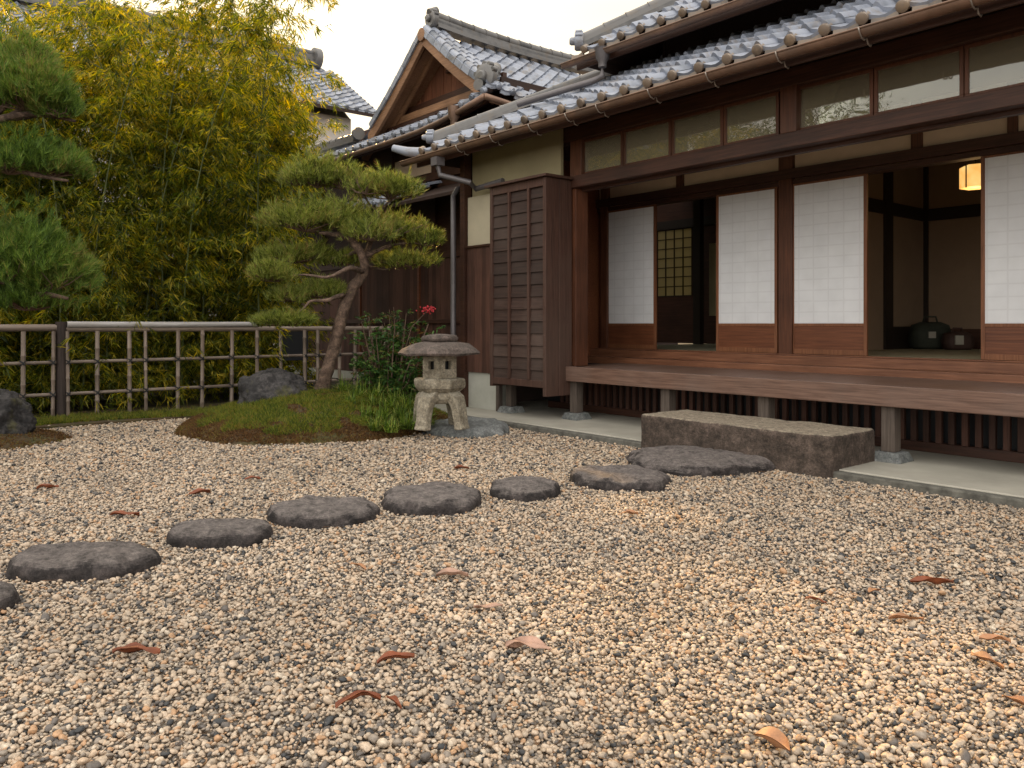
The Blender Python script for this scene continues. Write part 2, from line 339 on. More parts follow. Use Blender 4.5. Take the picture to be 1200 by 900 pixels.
TWIG = plain('twig_bark', (.13,.085,.06), .9, 20, .4)
BAM_OLD = wood('weathered_bamboo', (.12,.085,.065), (.33,.265,.215), 'Z', .55, weather=(.10,.08,.065))
BAM_OLDY = wood('weathered_bamboo_rail', (.12,.085,.065), (.32,.26,.215), 'Y', .55, weather=(.11,.085,.07))
BAM_GREY = wood('silver_bamboo_rail', (.24,.225,.215), (.46,.44,.44), 'Y', .5, weather=(.25,.2,.17), wamt=.3)
DARKPOST = wood('charred_post', (.02,.014,.012), (.075,.055,.048), 'Z', .8)
CULM = plain('bamboo_culm_skin', (.07,.085,.022), .45, 6, .35)

# ------------------------------------------------------------------ ground
def pebble_color_ramp(n):
    return ramp(n, [(0.0, (.040,.044,.050)), (.08, (.12,.11,.105)), (.18, (.26,.23,.20)), (.33, (.41,.345,.275)), (.53, (.50,.415,.33)), (.73, (.43,.275,.165)), (.79, (.48,.375,.28)), (.94, (.54,.48,.40)), (1.0, (.30,.27,.24))])
m, n, l, b = newmat('gravel_bed_small_stones')
tc = n.new('ShaderNodeTexCoord'); vo = n.new('ShaderNodeTexVoronoi'); vo.inputs['Scale'].default_value = 62; l.new(tc.outputs['Object'], vo.inputs['Vector'])
sx = n.new('ShaderNodeSeparateColor'); l.new(vo.outputs['Color'], sx.inputs[0]); r = pebble_color_ramp(n); l.new(sx.outputs[0], r.inputs['Fac'])
hs = n.new('ShaderNodeHueSaturation'); hs.inputs['Value'].default_value = .45; l.new(r.outputs[0], hs.inputs['Color'])  # bed colour dimmed to paint the shade in gaps between pebbles
l.new(hs.outputs[0], b.inputs['Base Color']); b.inputs['Roughness'].default_value = .8
bp = bump(n, l, vo.outputs['Distance'], b, 1, .012); bp.invert = True
GRAVBED = m
SOIL = plain('dark_garden_soil', (.055,.042,.03), .95, 5, .5, bmp=.4, bdist=.02, alt=(.05,.06,.025))
struct(part('ground', MB().quad((-90,-90,-.03), (90,-90,-.03), (90,90,-.03), (-90,90,-.03)), SOIL))
struct(part('gravel_bed', MB().quad((-9.5,-12,-.006), (9,-12,-.006), (9,5.40,-.006), (-9.5,5.40,-.006)), GRAVBED))
struct(part('concrete_apron', MB().box(-8.6, 4, 5.45, 8.0, -.05, .06), APRON, bevel=.008))
struct(part('apron_kerb', MB().box(-8.6, 4, 5.37, 5.447, -.05, .052), KERB, bevel=.012))

MC = atZ(378, 400, 8.75); MC.z = 0        # main mound centre
MRa, MRb = 1.45, 1.50                      # along the view's right, along its depth
def mound_r(p):
    d = Vector((p[0]-MC.x, p[1]-MC.y, 0)); a = d.dot(rgt)/MRa; bb = d.dot(fwd)/MRb
    return math.sqrt(a*a+bb*bb)*(1+.10*noise.noise(Vector((p[0]*1.3, p[1]*1.3, 3))))
def mound_z(r): return max(0, .34*(1-r*r)**.9) if r < 1 else -.02
LC = atZ(-60, 400, 7.4); LC.z = 0; LRa, LRb = 1.05, .85
def lmound_r(p):
    d = Vector((p[0]-LC.x, p[1]-LC.y, 0)); return math.sqrt((d.dot(rgt)/LRa)**2+(d.dot(fwd)/LRb)**2)*(1+.08*noise.noise(Vector((p[0]*1.5, p[1]*1.5, 9))))
def lmound_z(r): return max(0, .12*(1-r*r)) if r < 1 else -.02
MOSS = plain('moss_soil', (.065,.042,.018), .95, 9, .5, bmp=.5, bdist=.02, alt=(.06,.065,.02))
def mound(name, c, ra, rb, rf, zf):
    m_ = MB(); n1, n2 = 22, 56
    for i in range(n1+1):
        for j in range(n2):
            a = 2*math.pi*j/n2; rr = i/n1
            p = Vector(c)+rgt*(ra*rr*math.cos(a)*1.12)+fwd*(rb*rr*math.sin(a)*1.12)
            z = zf(rf(p))+.012*noise.noise(p*6)
            m_.v.append((p.x, p.y, z))
    for i in range(n1):
        for j in range(n2):
            k = (j+1) % n2; m_.f.append((i*n2+j, i*n2+k, (i+1)*n2+k, (i+1)*n2+j))
    return struct(part(name, m_, MOSS, smooth=True, fix=False))
mound('mossy_mound', MC, MRa, MRb, mound_r, mound_z)
mound('corner_mound', LC, LRa, LRb, lmound_r, lmound_z)
struct(part('mossy_verge', MB().box(-10.9, -9.52, -6, 6.4, -.05, .025), MOSS))

# ------------------------------------------------------------------ gravel: real pebbles, instanced
def build_gravel():
    P = []
    def zone(z0, z1, sp):
        hw = .70*z1+.7
        nx, nz = int(2*hw/sp), int((z1-z0)/sp)
        gx, gz = np.meshgrid(np.arange(nx)*sp-hw, np.arange(nz)*sp+z0)
        gx = gx.ravel()+rng.uniform(-.55, .55, gx.size)*sp; gz = gz.ravel()+rng.uniform(-.55, .55, gz.size)*sp
        k = np.abs(gx) < .70*gz+.45; return gx[k], gz[k]
    a = [zone(1.45, 3.2, .0120), zone(3.2, 6, .0138), zone(6, 11.5, .0175)]
    lat = np.concatenate([q[0] for q in a]); Z = np.concatenate([q[1] for q in a]); big = np.concatenate([np.full(len(q[0]), s) for q, s in zip(a, (1, 1.05, 1.22))])
    X = -CT*Z+ST*lat; Y = ST*Z+CT*lat
    k = (Y < 5.36) & (X > -9.62+.12*np.sin(Y*2.3)+.05*np.sin(Y*7))
    for c, ra, rb in ((MC, MRa, MRb), (LC, LRa, LRb)):
        dx, dy = X-c.x, Y-c.y; u = (dx*rgt.x+dy*rgt.y)/ra; v = (dx*fwd.x+dy*fwd.y)/rb
        k &= (u*u+v*v) > (.93+.05*np.sin(np.arctan2(v, u)*5))**2
    X, Y, big = X[k], Y[k], big[k]; N = len(X); print('pebbles', N)
    rad = .0057*big*np.clip(rng.lognormal(0, .36, N), .45, 2.6)
    und = .010*np.sin(X*1.9+1)*np.sin(Y*2.1)+.004*np.sin(X*7)*np.sin(Y*6+2)
    Zc = rng.uniform(-.7, 1.0, N)*rad+und*0+.001
    me = bpy.data.meshes.new('gravel'); me.vertices.add(N)
    me.vertices.foreach_set('co', np.stack([X, Y, Zc], 1).astype(np.float32).ravel())
    def at(nm, ty, arr, key): me.attributes.new(nm, ty, 'POINT').data.foreach_set(key, arr.ravel())
    at('scl', 'FLOAT_VECTOR', (rad[:, None]*np.stack([rng.uniform(.9, 1.35, N), rng.uniform(.75, 1.1, N), rng.uniform(.55, .85, N)], 1)).astype(np.float32), 'vector')
    at('rotv', 'FLOAT_VECTOR', np.stack([rng.normal(0, .35, N), rng.normal(0, .35, N), rng.uniform(0, 6.28, N)], 1).astype(np.float32), 'vector')
    at('vi', 'INT', rng.integers(0, 6, N).astype(np.int32), 'value'); at('rnd', 'FLOAT', rng.random(N).astype(np.float32), 'value')
    mt, n, l, b = newmat('gravel_pebble')
    av = n.new('ShaderNodeAttribute'); av.attribute_type = 'INSTANCER'; av.attribute_name = 'rnd'
    r = pebble_color_ramp(n); r.color_ramp.interpolation = 'CONSTANT'
    tc = n.new('ShaderNodeTexCoord'); ns = n.new('ShaderNodeTexNoise'); ns.noise_dimensions = '4D'; ns.inputs['Scale'].default_value = 2.2; ns.inputs['Detail'].default_value = 5; l.new(tc.outputs['Object'], ns.inputs['Vector'])
    mw = n.new('ShaderNodeMath'); mw.operation = 'MULTIPLY'; mw.inputs[1].default_value = 977; l.new(av.outputs['Fac'], mw.inputs[0]); l.new(mw.outputs[0], ns.inputs['W'])
    l.new(av.outputs['Fac'], r.inputs['Fac'])
    r2 = ramp(n, [(.30, (.52,.50,.48)), (.62, (1.18,1.16,1.12))]); l.new(ns.outputs['Fac'], r2.inputs['Fac'])
    mm = n.new('ShaderNodeMix'); mm.data_type = 'RGBA'; mm.blend_type = 'MULTIPLY'; mm.inputs['Factor'].default_value = .75; l.new(r.outputs[0], mm.inputs[6]); l.new(r2.outputs[0], mm.inputs[7])
    gp_ = n.new('ShaderNodeNewGeometry'); pn = n.new('ShaderNodeTexNoise'); pn.inputs['Scale'].default_value = .9; pn.inputs['Detail'].default_value = 5; l.new(gp_.outputs['Position'], pn.inputs['Vector'])
    pr = ramp(n, [(.35, (.86,.83,.80)), (.62, (1.07,1.03,.99))]); l.new(pn.outputs['Fac'], pr.inputs['Fac']); m3 = n.new('ShaderNodeMix'); m3.data_type = 'RGBA'; m3.blend_type = 'MULTIPLY'; m3.inputs['Factor'].default_value = 1; l.new(mm.outputs[2], m3.inputs[6]); l.new(pr.outputs[0], m3.inputs[7])
    l.new(m3.outputs[2], b.inputs['Base Color']); b.inputs['Roughness'].default_value = .55; b.inputs['Specular IOR Level'].default_value = .4
    o = bpy.data.objects.new('gravel', me); col.objects.link(o); me.materials.append(mt)
    ng = bpy.data.node_groups.new('pebbles', 'GeometryNodeTree')
    ng.interface.new_socket('Geometry', in_out='INPUT', socket_type='NodeSocketGeometry'); ng.interface.new_socket('Geometry', in_out='OUTPUT', socket_type='NodeSocketGeometry')
    N_, L_ = ng.nodes, ng.links; gi = N_.new('NodeGroupInput'); go = N_.new('NodeGroupOutput')
    iop = N_.new('GeometryNodeInstanceOnPoints'); g2i = N_.new('GeometryNodeGeometryToInstance')
    for k in range(6):
        ico = N_.new('GeometryNodeMeshIcoSphere'); ico.inputs['Subdivisions'].default_value = 2; ico.inputs['Radius'].default_value = 1
        ps = N_.new('GeometryNodeInputPosition'); nz = N_.new('ShaderNodeTexNoise'); nz.noise_dimensions = '4D'; nz.inputs['W'].default_value = k*3.7+1; nz.inputs['Scale'].default_value = .75; nz.inputs['Detail'].default_value = 1.5
        L_.new(ps.outputs[0], nz.inputs['Vector'])
        sb = N_.new('ShaderNodeVectorMath'); sb.operation = 'SUBTRACT'; L_.new(nz.outputs['Color'], sb.inputs[0]); sb.inputs[1].default_value = (.5,.5,.5)
        scn = N_.new('ShaderNodeVectorMath'); scn.operation = 'SCALE'; scn.inputs['Scale'].default_value = 1.5; L_.new(sb.outputs[0], scn.inputs[0])
        sp = N_.new('GeometryNodeSetPosition'); L_.new(ico.outputs[0], sp.inputs['Geometry']); L_.new(scn.outputs[0], sp.inputs['Offset'])
        ss = N_.new('GeometryNodeSetShadeSmooth'); L_.new(sp.outputs[0], ss.inputs['Geometry'])
        sm = N_.new('GeometryNodeSetMaterial'); sm.inputs['Material'].default_value = mt; L_.new(ss.outputs[0], sm.inputs['Geometry'])
        L_.new(sm.outputs[0], g2i.inputs[0])
    def na(nm, dt):
        a = N_.new('GeometryNodeInputNamedAttribute'); a.data_type = dt; a.inputs['Name'].default_value = nm; return a.outputs['Attribute']
    iop.inputs['Pick Instance'].default_value = True
    L_.new(gi.outputs[0], iop.inputs['Points']); L_.new(g2i.outputs[0], iop.inputs['Instance'])
    L_.new(na('vi', 'INT'), iop.inputs['Instance Index'])
    e2r = N_.new('FunctionNodeEulerToRotation'); L_.new(na('rotv', 'FLOAT_VECTOR'), e2r.inputs[0]); L_.new(e2r.outputs[0], iop.inputs['Rotation'])
    L_.new(na('scl', 'FLOAT_VECTOR'), iop.inputs['Scale']); L_.new(iop.outputs[0], go.inputs[0])
    md = o.modifiers.new('pebbles', 'NODES'); md.node_group = ng
    struct(o, 'stuff', 'loose beige, orange and grey pebbles covering the courtyard')
build_gravel()

# ------------------------------------------------------------------ roof helpers
def tile_profile(s):                       # s 0..1 across one tile
    return -.024*math.sin(math.pi*s/.72) if s < .72 else .036*math.sin(math.pi*(s-.72)/.28)
SS = (0, .12, .26, .40, .54, .66, .72, .79, .86, .93, 1.0)
def tiles(mb, O, U, V, nU, nV, wU, wV, inside=None, lift=None, hs=1.35):
    O, U, V = Vector(O), Vector(U).normalized(), Vector(V).normalized(); N = U.cross(V)
    if N.z < 0: N = -N
    for j in range(nV):
        for i in range(nU):
            if inside and not inside((i+.5)*wU, (j+.5)*wV): continue
            base = len(mb.v); K = len(SS); jt = random.uniform(-.003, .003)
            for vv, up in ((j*wV, .040+jt), (j*wV+wV*1.03, .004+jt), (j*wV, .002)):
                for s in SS:
                    u = (i+s)*wU; p = O+U*u+V*vv+N*(up+hs*tile_profile(s))
                    if lift: p = p+Vector((0,0,lift(u, vv)))
                    mb.v.append(tuple(p))
            for s in range(K-1):
                mb.f.append((base+s, base+s+1, base+K+s+1, base+K+s)); mb.f.append((base+2*K+s, base+2*K+s+1, base+s+1, base+s))
def eave_ends(mb, O, U, V, nU, wU, r=.044, lift=None, depth=.05, hs=1.0, lip=.045):
    O, U, V = Vector(O), Vector(U).normalized(), Vector(V).normalized(); N = U.cross(V)
    if N.z < 0: N = -N
    for i in range(nU):
        c = O+U*((i+.86)*wU)+N*.022*hs-V*.012
        if lift: c = c+Vector((0,0,lift((i+.86)*wU, 0)))
        mb.tube([c-V*depth*.4, c-V*depth*.3, c+V*depth], [r*.8, r, r], 12)
        # thick drooping front lip between the round ends
        a = O+U*((i+.05)*wU)-N*.024*hs-V*.006; b2 = O+U*((i+.42)*wU)-N*.040*hs-V*.006; c2 = O+U*((i+.74)*wU)-N*.020*hs-V*.006
        if lift: a, b2, c2 = [q+Vector((0,0,lift((i+.4)*wU, 0))) for q in (a, b2, c2)]
        mb.bar(a, b2, .02, lip*hs); mb.bar(b2, c2, .02, lip*hs)
def ridge(mb, pts, w=.20, h=.16, cap=.075, seg=.26, layers=3):
    pts = [Vector(p) for p in pts]
    for a, b2 in zip(pts[:-1], pts[1:]):
        for k in range(layers):
            z = h*(k+.5)/layers; mb.bar(a+Vector((0,0,z)), b2+Vector((0,0,z)), w*(1-.12*k)-(k % 2)*.012, h/layers*.92)
        L = (b2-a).length; nseg = max(1, int(L/seg)); d = (b2-a)/nseg
        for k in range(nseg):
            p = a+d*k+Vector((0,0,h)); mb.tube([p, p+d*.12, p+d*1.0], [cap*1.12, cap, cap*.94], 10)
def oni(mb, c, d, s=.2):                    # round ridge-end tile with a boss, facing direction d
    c, d = Vector(c), Vector(d).normalized()
    mb.tube([c-d*.03, c+d*.05, c+d*.07], [s, s, s*.86], 20)
    mb.tube([c+d*.05, c+d*.11, c+d*.13], [s*.42, s*.42, s*.30], 14)
    for a in range(-2, 3):
        an = R(90+a*34); sd = d.cross(Vector((0,0,1))).normalized()
        q = c+sd*(math.cos(an)*s*.98)+Vector((0,0,math.sin(an)*s*.98)); mb.tube([q-d*.02, q+d*.06], [s*.20, s*.17], 10)

# ------------------------------------------------------------------ the main house
house = thing('wooden_house', 'low dark timber house with paper sliding screens and tiled eaves', 'house', (-3, 6, 0))
YO, YS = 6.15, 7.55                         # outer transom plane, screen plane
XL = -8.60                                   # left end of the eave
# veranda
m_ = MB(); 
for k in range(6): m_.box(-6.55, 3.5, 6.115+k*.168, 6.115+k*.168+.165, .59, .628)
deck = part('veranda_floor', m_, W_DECK, house, bevel=.003)
part('edge_beam', MB().box(-6.42, 3.5, 6.0, 6.112, .475, .632), W_DECK, deck, bevel=.006)
m_ = MB(); m_.box(-7.3, 3.5, 7.125, 7.35, .60, .690)
part('threshold_step', m_, W_STEP, house, bevel=.008)
m_ = MB(); m_.box(-7.3, 3.5, 7.353, 7.66, .60, .775); m_.box(-7.3, 3.5, 7.44, 7.47, .775, .787); m_.box(-7.3, 3.5, 7.53, 7.56, .775, .787)
part('sill', m_, W_STEP, house, bevel=.005)
def pile(px, y, z1, foot=True, wdt=.105):
    x = XatY(px, y); p = part('veranda_post', MB().box(x-wdt/2, x+wdt/2, y-wdt/2, y+wdt/2, .06+(.07 if foot else 0), z1), W_PILE, house, bevel=.006)
    if foot:
        f = MB(); a, c = .125, .095
        f.v += [(x-a, y-a, .055), (x+a, y-a, .055), (x+a, y+a, .055), (x-a, y+a, .055), (x-c, y-c, .13), (x+c, y-c, .13), (x+c, y+c, .13), (x-c, y+c, .13)]
        f.f += [(3,2,1,0),(4,5,6,7),(0,1,5,4),(1,2,6,5),(2,3,7,6),(3,0,4,7)]
        part('footing_stone', f, SLABST, p, bevel=.01)
for px in (675.5, 783, 898, 1044): pile(px, 6.12 if px < 1000 else 6.10, .475)
pile(1290, 6.10, .475)
pile(585, 5.95, .41, False, .06); pile(599, 6.0, .41, True, .09)
# lattice under the floor
m_ = MB(); x = -7.2
while x < 3.4: m_.box(x, x+.045, 6.74, 6.78, .14, .60); x += .098
part('floor_grille', m_, W_BOARD, house)
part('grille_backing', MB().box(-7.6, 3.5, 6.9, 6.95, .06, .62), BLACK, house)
part('grille_sill', MB().box(-7.4, 3.5, 6.72, 6.80, .061, .14), W_FAC, house, bevel=.004)
# screen-plane posts, lintel, small wall
def zpost(px0, px1, y0, y1, z0, z1, mat=W_FACZ, name='post'):
    return part(name, MB().box(XatY(px0, y0), XatY(px1, y0), y0, y1, z0, z1), mat, house, bevel=.005)
zpost(912, 927.5, 7.47, 7.60, .776, 3.2)
zpost(703.5, 711, 7.47, 7.60, .776, 3.2)
zpost(1262, 1284, 7.47, 7.60, .776, 3.2)
m_ = MB(); m_.box(-7.3, 3.5, 7.49, 7.62, 2.535, 2.585); m_.box(-7.3, 3.5, 7.46, 7.50, 2.590, 2.690); part('lintel', m_, W_FAC, house, bevel=.004)
part('small_wall', MB().box(-7.3, 3.5, 7.535, 7.585, 2.586, 3.3), TAN, house)
for a, b2 in ((792, 800), (1067, 1080), (1180, 1192)): zpost(a, b2, 7.50, 7.534, 2.69, 3.2, W_FACZ, 'strut')
part('veranda_end_wall', MB().box(-7.36, -7.30, 6.28, 7.66, .6, 3.2), W_RED, house)
part('veranda_ceiling', MB().box(-7.4, 3.5, 6.22, 7.534, 3.14, 3.17), W_DARK, house)
part('eave_fill_board', MB().box(-8.0, 3.5, 6.10, 6.19, 3.237, 3.50), W_DARK, house)
part('unseen_end_wall', MB().box(3.45, 3.5, 6.2, 11.2, .06, 3.6), W_DARK, house)  # unseen wall, added to stop daylight entering the rooms from the right
# outer rail and transom windows
part('transom_rail', MB().box(-6.40, 3.5, 6.08, 6.20, 2.575, 2.705), W_FAC, house, bevel=.006)
part('inner_track', MB().box(-6.40, 3.5, 6.205, 6.27, 2.545, 2.60), W_FAC, house, bevel=.004)
part('header_beam', MB().box(-8.0, 3.5, 6.07, 6.22, 3.085, 3.235), W_FAC, house, bevel=.006)
zpost(668, 681, 6.09, 6.21, 2.70, 3.09); zpost(914, 933, 6.075, 6.21, 2.70, 3.09); zpost(1290, 1312, 6.075, 6.21, 2.70, 3.09)
def pane(px0, px1):
    x0, x1 = XatY(px0, YO), XatY(px1, YO); f = MB(); fr = .028
    f.box(x0, x1, YO-.015, YO+.015, 2.706, 2.706+fr).box(x0, x1, YO-.015, YO+.015, 3.084-fr, 3.084).box(x0, x0+fr, YO-.015, YO+.015, 2.706+fr, 3.084-fr).box(x1-fr, x1, YO-.015, YO+.015, 2.706+fr, 3.084-fr)
    wd = part('transom_window', f, W_FACZ, house, bevel=.003)
    part('pane', MB().box(x0+fr-.003, x1-fr+.003, YO-.003, YO+.003, 2.706+fr-.003, 3.084-fr+.003), GLASS, wd)
for a, b2 in ((682, 730.5), (731.5, 787), (788, 848), (849, 913.5), (933.5, 1024), (1025, 1130), (1131, 1212), (1213, 1289)): pane(a, b2)
# shoji
def shoji(px0, px1, y, label=None, closed=True):
    x0, x1 = XatY(px0, y), XatY(px1, y); st = .032; f = MB(); z0, zm, z1 = .788, 1.10, 2.534
    f.box(x0, x0+st, y-.015, y+.015, z0, z1).box(x1-st, x1, y-.015, y+.015, z0, z1)
    f.box(x0+st, x1-st, y-.014, y+.014, z0, z0+.05).box(x0+st, x1-st, y-.014, y+.014, zm-.030, zm).box(x0+st, x1-st, y-.014, y+.014, z1-.02, z1)
    s = part('shoji_screen', f, W_FRAME, house, bevel=.003)
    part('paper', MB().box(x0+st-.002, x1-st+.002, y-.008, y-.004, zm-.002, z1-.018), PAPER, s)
    part('wainscot', MB().box(x0+st-.002, x1-st+.002, y-.007, y+.007, z0+.048, zm-.028), W_RED, s)
    k = MB(); nx = max(3, round((x1-x0)/.16))
    for i in range(1, nx): xx = x0+(x1-x0)*i/nx; k.box(xx-.005, xx+.005, y+.0, y+.012, zm, z1-.02)
    for i in range(1, 12): zz = zm+(z1-zm)*i/12; k.box(x0+st, x1-st, y+.0005, y+.0115, zz-.005, zz+.005)
    part('lattice', k, W_FRAME, s); return s
shoji(711.5, 769, 7.515); shoji(840, 911.5, 7.515); shoji(928, 1016.5, 7.515); shoji(1150, 1262, 7.515)
# rooms
XR = -4.73
part('tatami_floor', MB().box(-7.9, 3.5, 7.662, 11.2, .70, .775), TATAMI, house)
m_ = MB(); m_.box(XR-.06, XR, 9.2, 11.2, .776, 3.6); m_.box(XR-.06, 3.5, 11.1, 11.16, .776, 3.6); part('room_wall', m_, INWALL, house)
part('partition_wall', MB().box(XR-.06, XR, 7.62, 9.195, 2.45, 3.6), INWALL, house)
part('room_ceiling', MB().box(-8.4, 3.6, 7.62, 11.6, 3.60, 3.64), W_DARK, house)
m_ = MB(); m_.box(XR+.001, XR+.03, 7.63, 11.07, 2.46, 2.62); m_.box(XR+.001, 3.5, 11.07, 11.099, 2.46, 2.62); m_.box(XR+.001, XR+.05, 11.05, 11.098, .776, 3.6)
m_.box(XR+.001, XR+.032, YatX(1035, XR), YatX(1044, XR), .776, 3.6); m_.box(XR+.001, XR+.03, 9.95, 11.07, .776, 1.06)
part('room_beam', m_, IRON, house)
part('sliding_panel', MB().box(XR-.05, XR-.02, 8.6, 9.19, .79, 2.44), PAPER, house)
part('room_baseboard', MB().box(XR+.06, 3.5, 11.07, 11.098, .776, 1.03), W_FAC, house)
# room 1 behind the left opening: rear wall with a lit paper window
ya = 10.6
wx0, wx1 = XatY(770.5, ya), XatY(811, ya); wz0, wz1 = ZatY(790, 347, ya), ZatY(790, 269, ya)
m_ = MB(); m_.box(-9.5, wx0, ya, ya+.05, .776, 3.6); m_.box(wx1, XR-.07, ya, ya+.05, .776, 3.6); m_.box(wx0, wx1, ya, ya+.05, .776, wz0); m_.box(wx0, wx1, ya, ya+.05, wz1, 3.6)
part('rear_wall', m_, W_FAC, house)
part('rear_nageshi', MB().box(-9.5, XR-.07, ya-.04, ya-.001, wz1+.01, wz1+.15), IRON, house)
k = MB()
for i in range(5): xx = wx0+(wx1-wx0)*i/4; k.box(xx-.008, xx+.008, ya-.012, ya+.006, wz0, wz1)
for i in range(8): zz = wz0+(wz1-wz0)*i/7; k.box(wx0, wx1, ya-.010, ya+.004, zz-.008, zz+.008)
rw = part('rear_window', k, IRON, house); part('paper', MB().box(wx0, wx1, ya+.01, ya+.014, wz0, wz1), REARPAPER, rw)
wx2, wx3 = XatY(831, ya-.3), XatY(842, ya-.3)
part('rear_screen', MB().box(wx2, wx3, ya-.3, ya-.28, ZatY(836, 370, ya-.3), ZatY(836, 285, ya-.3)), CREAM, house)
part('room_post', MB().box(XatY(812, ya-.5), XatY(820, ya-.5), ya-.5, ya-.4, .776, 3.6), IRON, house)
part('rear_body_wall', MB().box(-9.5, -9.44, 7.7, 11.5, .06, 3.7), W_DARK, house)
# shutter box (tobukuro)
BX0, BX1, BY0, BY1, BZ0, BZ1 = -7.29, -6.31, 5.72, 6.27, .41, 2.66
m_ = MB(); nb = 16
for i in range(nb):
    z0 = BZ0+.05+(BZ1-BZ0-.12)*i/nb; z1 = BZ0+.05+(BZ1-BZ0-.12)*(i+1)/nb
    b0 = len(m_.v); ya_, yb_ = BY0+.012, BY0+.028
    m_.v += [(BX0+.03, ya_, z0), (BX1-.03, ya_, z0), (BX1-.03, yb_, z1), (BX0+.03, yb_, z1), (BX0+.03, BY0+.06, z0), (BX1-.03, BY0+.06, z0), (BX1-.03, BY0+.06, z1), (BX0+.03, BY0+.06, z1)]
    m_.f += [tuple(b0+q for q in f) for f in ((0,1,2,3),(7,6,5,4),(4,5,1,0),(1,5,6,2),(3,2,6,7),(4,0,3,7))]
sb = part('shutter_box', m_, W_BOX, house)
m_ = MB()
m_.box(BX0, BX0+.045, BY0-.005, BY1, BZ0-.03, BZ1-.0); m_.box(BX0+.046, BX1-.062, BY0-.002, BY0+.05, BZ0, BZ0+.075); m_.box(BX0+.046, BX1-.062, BY0-.002, BY0+.05, BZ1-.09, BZ1)
for px in (596.5, 619.5): x = XatY(px, BY0); m_.box(x-.016, x+.016, BY0-.014, BY0+.02, BZ0+.076, BZ1-.091)
part('frame', m_, W_BOXZ, sb, bevel=.004)
m_ = MB(); m_.box(BX1-.06, BX1-.035, BY0-.01, BY0+.13, BZ0-.09, BZ1); 
for k in range(4): m_.box(BX1-.034, BX1-.006-(k % 2)*.004, BY0-.012+k*.097, BY0-.012+k*.097+.094, BZ0-.09, BZ1-.002)
part('side_boards', m_, W_BOXZ, sb, bevel=.004)
part('back_board', MB().box(BX1-.03, BX1+.03, 6.115, 6.30, .634, 2.574), W_FACZ, sb, bevel=.004)
part('cap', MB().box(BX0-.05, BX1+.03, BY0-.05, BY1, BZ1+.001, BZ1+.03), W_BOXZ, sb, bevel=.004)
part('base', MB().box(BX0+.05, BX1-.07, BY0+.06, BY1, BZ0, BZ0+.03), W_DARK, sb)
# end wall section left of the box
YW = 5.92
xa, xb = XatY(546, YW), BX0-.01
part('end_plaster', MB().box(xa, -6.42, 6.02, 6.06, 2.05, 3.4), CREAM, house)
part('end_plaster_panel', MB().box(xa, XatY(573, YW), YW+.03, YW+.07, 2.06, 2.66), CREAM2, house)
m_ = MB(); x = xa
while x < xb+.3: m_.box(x, x+.072, YW+.02+random.uniform(0, .004), YW+.06, .50, 2.03); x += .075
part('board_cladding', m_, W_BOARD, house)
m_ = MB(); m_.box(xa-.01, xb, YW, YW+.05, 2.03, 2.058); m_.box(xa-.10, xa-.012, YW-.02, YW+.09, .06, 3.3); part('end_trim', m_, W_FAC, house, bevel=.004)
part('foundation', MB().box(xa-.09, XatY(579, YW), YW+.05, YW+.20, .055, .497), CONC, house)
part('end_return_wall', MB().box(xa-.12, xa-.08, 6.02, 8.0, .06, 3.3), W_DARK, house)
# lower roof
g0 = 5.50; zE = EYE+.390*g0-.02
al = math.atan(.5); V1 = Vector((0, math.cos(al), math.sin(al)))
Lr = 12.2; nU = int(Lr/.28)
m_ = MB(); tiles(m_, (XL, g0, zE), (1,0,0), V1, nU, 13, .28, .235, inside=lambda u, v: u > v*math.cos(al)+.05)
lr = part('lower_roof', m_, TILE, house, smooth=True, flat_angle=50, fix=False)
m_ = MB(); eave_ends(m_, (XL, g0, zE), (1,0,0), V1, nU, .28); part('eave_tiles', m_, TILE_END, lr, smooth=True, flat_angle=40)
m_ = MB(); V1b = Vector((math.cos(al), 0, math.sin(al)))
tiles(m_, (XL, g0, zE), (0,1,0), V1b, 12, 13, .28, .235, inside=lambda u, v: u > v*math.cos(al)+.05); part('hip_tiles', m_, TILE, lr, smooth=True, flat_angle=50, fix=False)
m_ = MB(); hp = [Vector((XL+.20+a, g0+.20+a, zE+.11+a*.5+.03)) for a in (0, .6, 1.3, 2.3)]; ridge(m_, hp, .17, .09, .062, .27, 2)
rr = part('hip_ridge', m_, RIDGE, lr, smooth=True, flat_angle=40)
m_ = MB(); oni(m_, hp[0]+Vector((-.02,-.02,.08)), (-1,-1,0), .085); part('ridge_end_tile', m_, TILE, rr, smooth=True, flat_angle=40)
m_ = MB(); m_.tube([(XL+.1, g0+.06, zE+.02), (XL-.05, g0-.05, zE+.045), (XL-.20, g0-.16, zE+.10)], [.07, .06, .045], 12); part('corner_tile', m_, TILE, lr, smooth=True, flat_angle=40)
# sheathing and rafters
def slab(y0, y1, zt, th, x0, x1, slope, cut=True):
    s = MB(); z0, z1 = zt, zt+slope*(y1-y0); c = (y1-y0) if cut else 0
    s.v += [(x0, y0, z0), (x1, y0, z0), (x1, y1, z1), (x0+c, y1, z1)]+[(x0, y0, z0-th), (x1, y0, z0-th), (x1, y1, z1-th), (x0+c, y1, z1-th)]
    s.f += [(0,1,2,3),(7,6,5,4),(4,5,1,0),(5,6,2,1),(6,7,3,2),(7,4,0,3)]; return s
part('roof_boarding', slab(g0+.03, 8.2, zE-.05, .03, XL+.02, 3.5, .5), W_DARK, lr)
s = MB(); d = 3.1
s.v += [(XL+.02, g0+.03, zE-.05), (XL+.02, 8.5, zE-.05), (XL+d, g0+.03+d, zE-.05+.5*d), (XL+d, 8.5, zE-.05+.5*d)]; s.v += [(x, y, z-.03) for x, y, z in s.v]
s.f += [(0,1,3,2),(4,6,7,5),(0,4,5,1),(1,5,7,3),(3,7,6,2),(2,6,4,0)]; part('side_boarding', s, W_DARK, lr)
rf0 = None; x = XL+.25
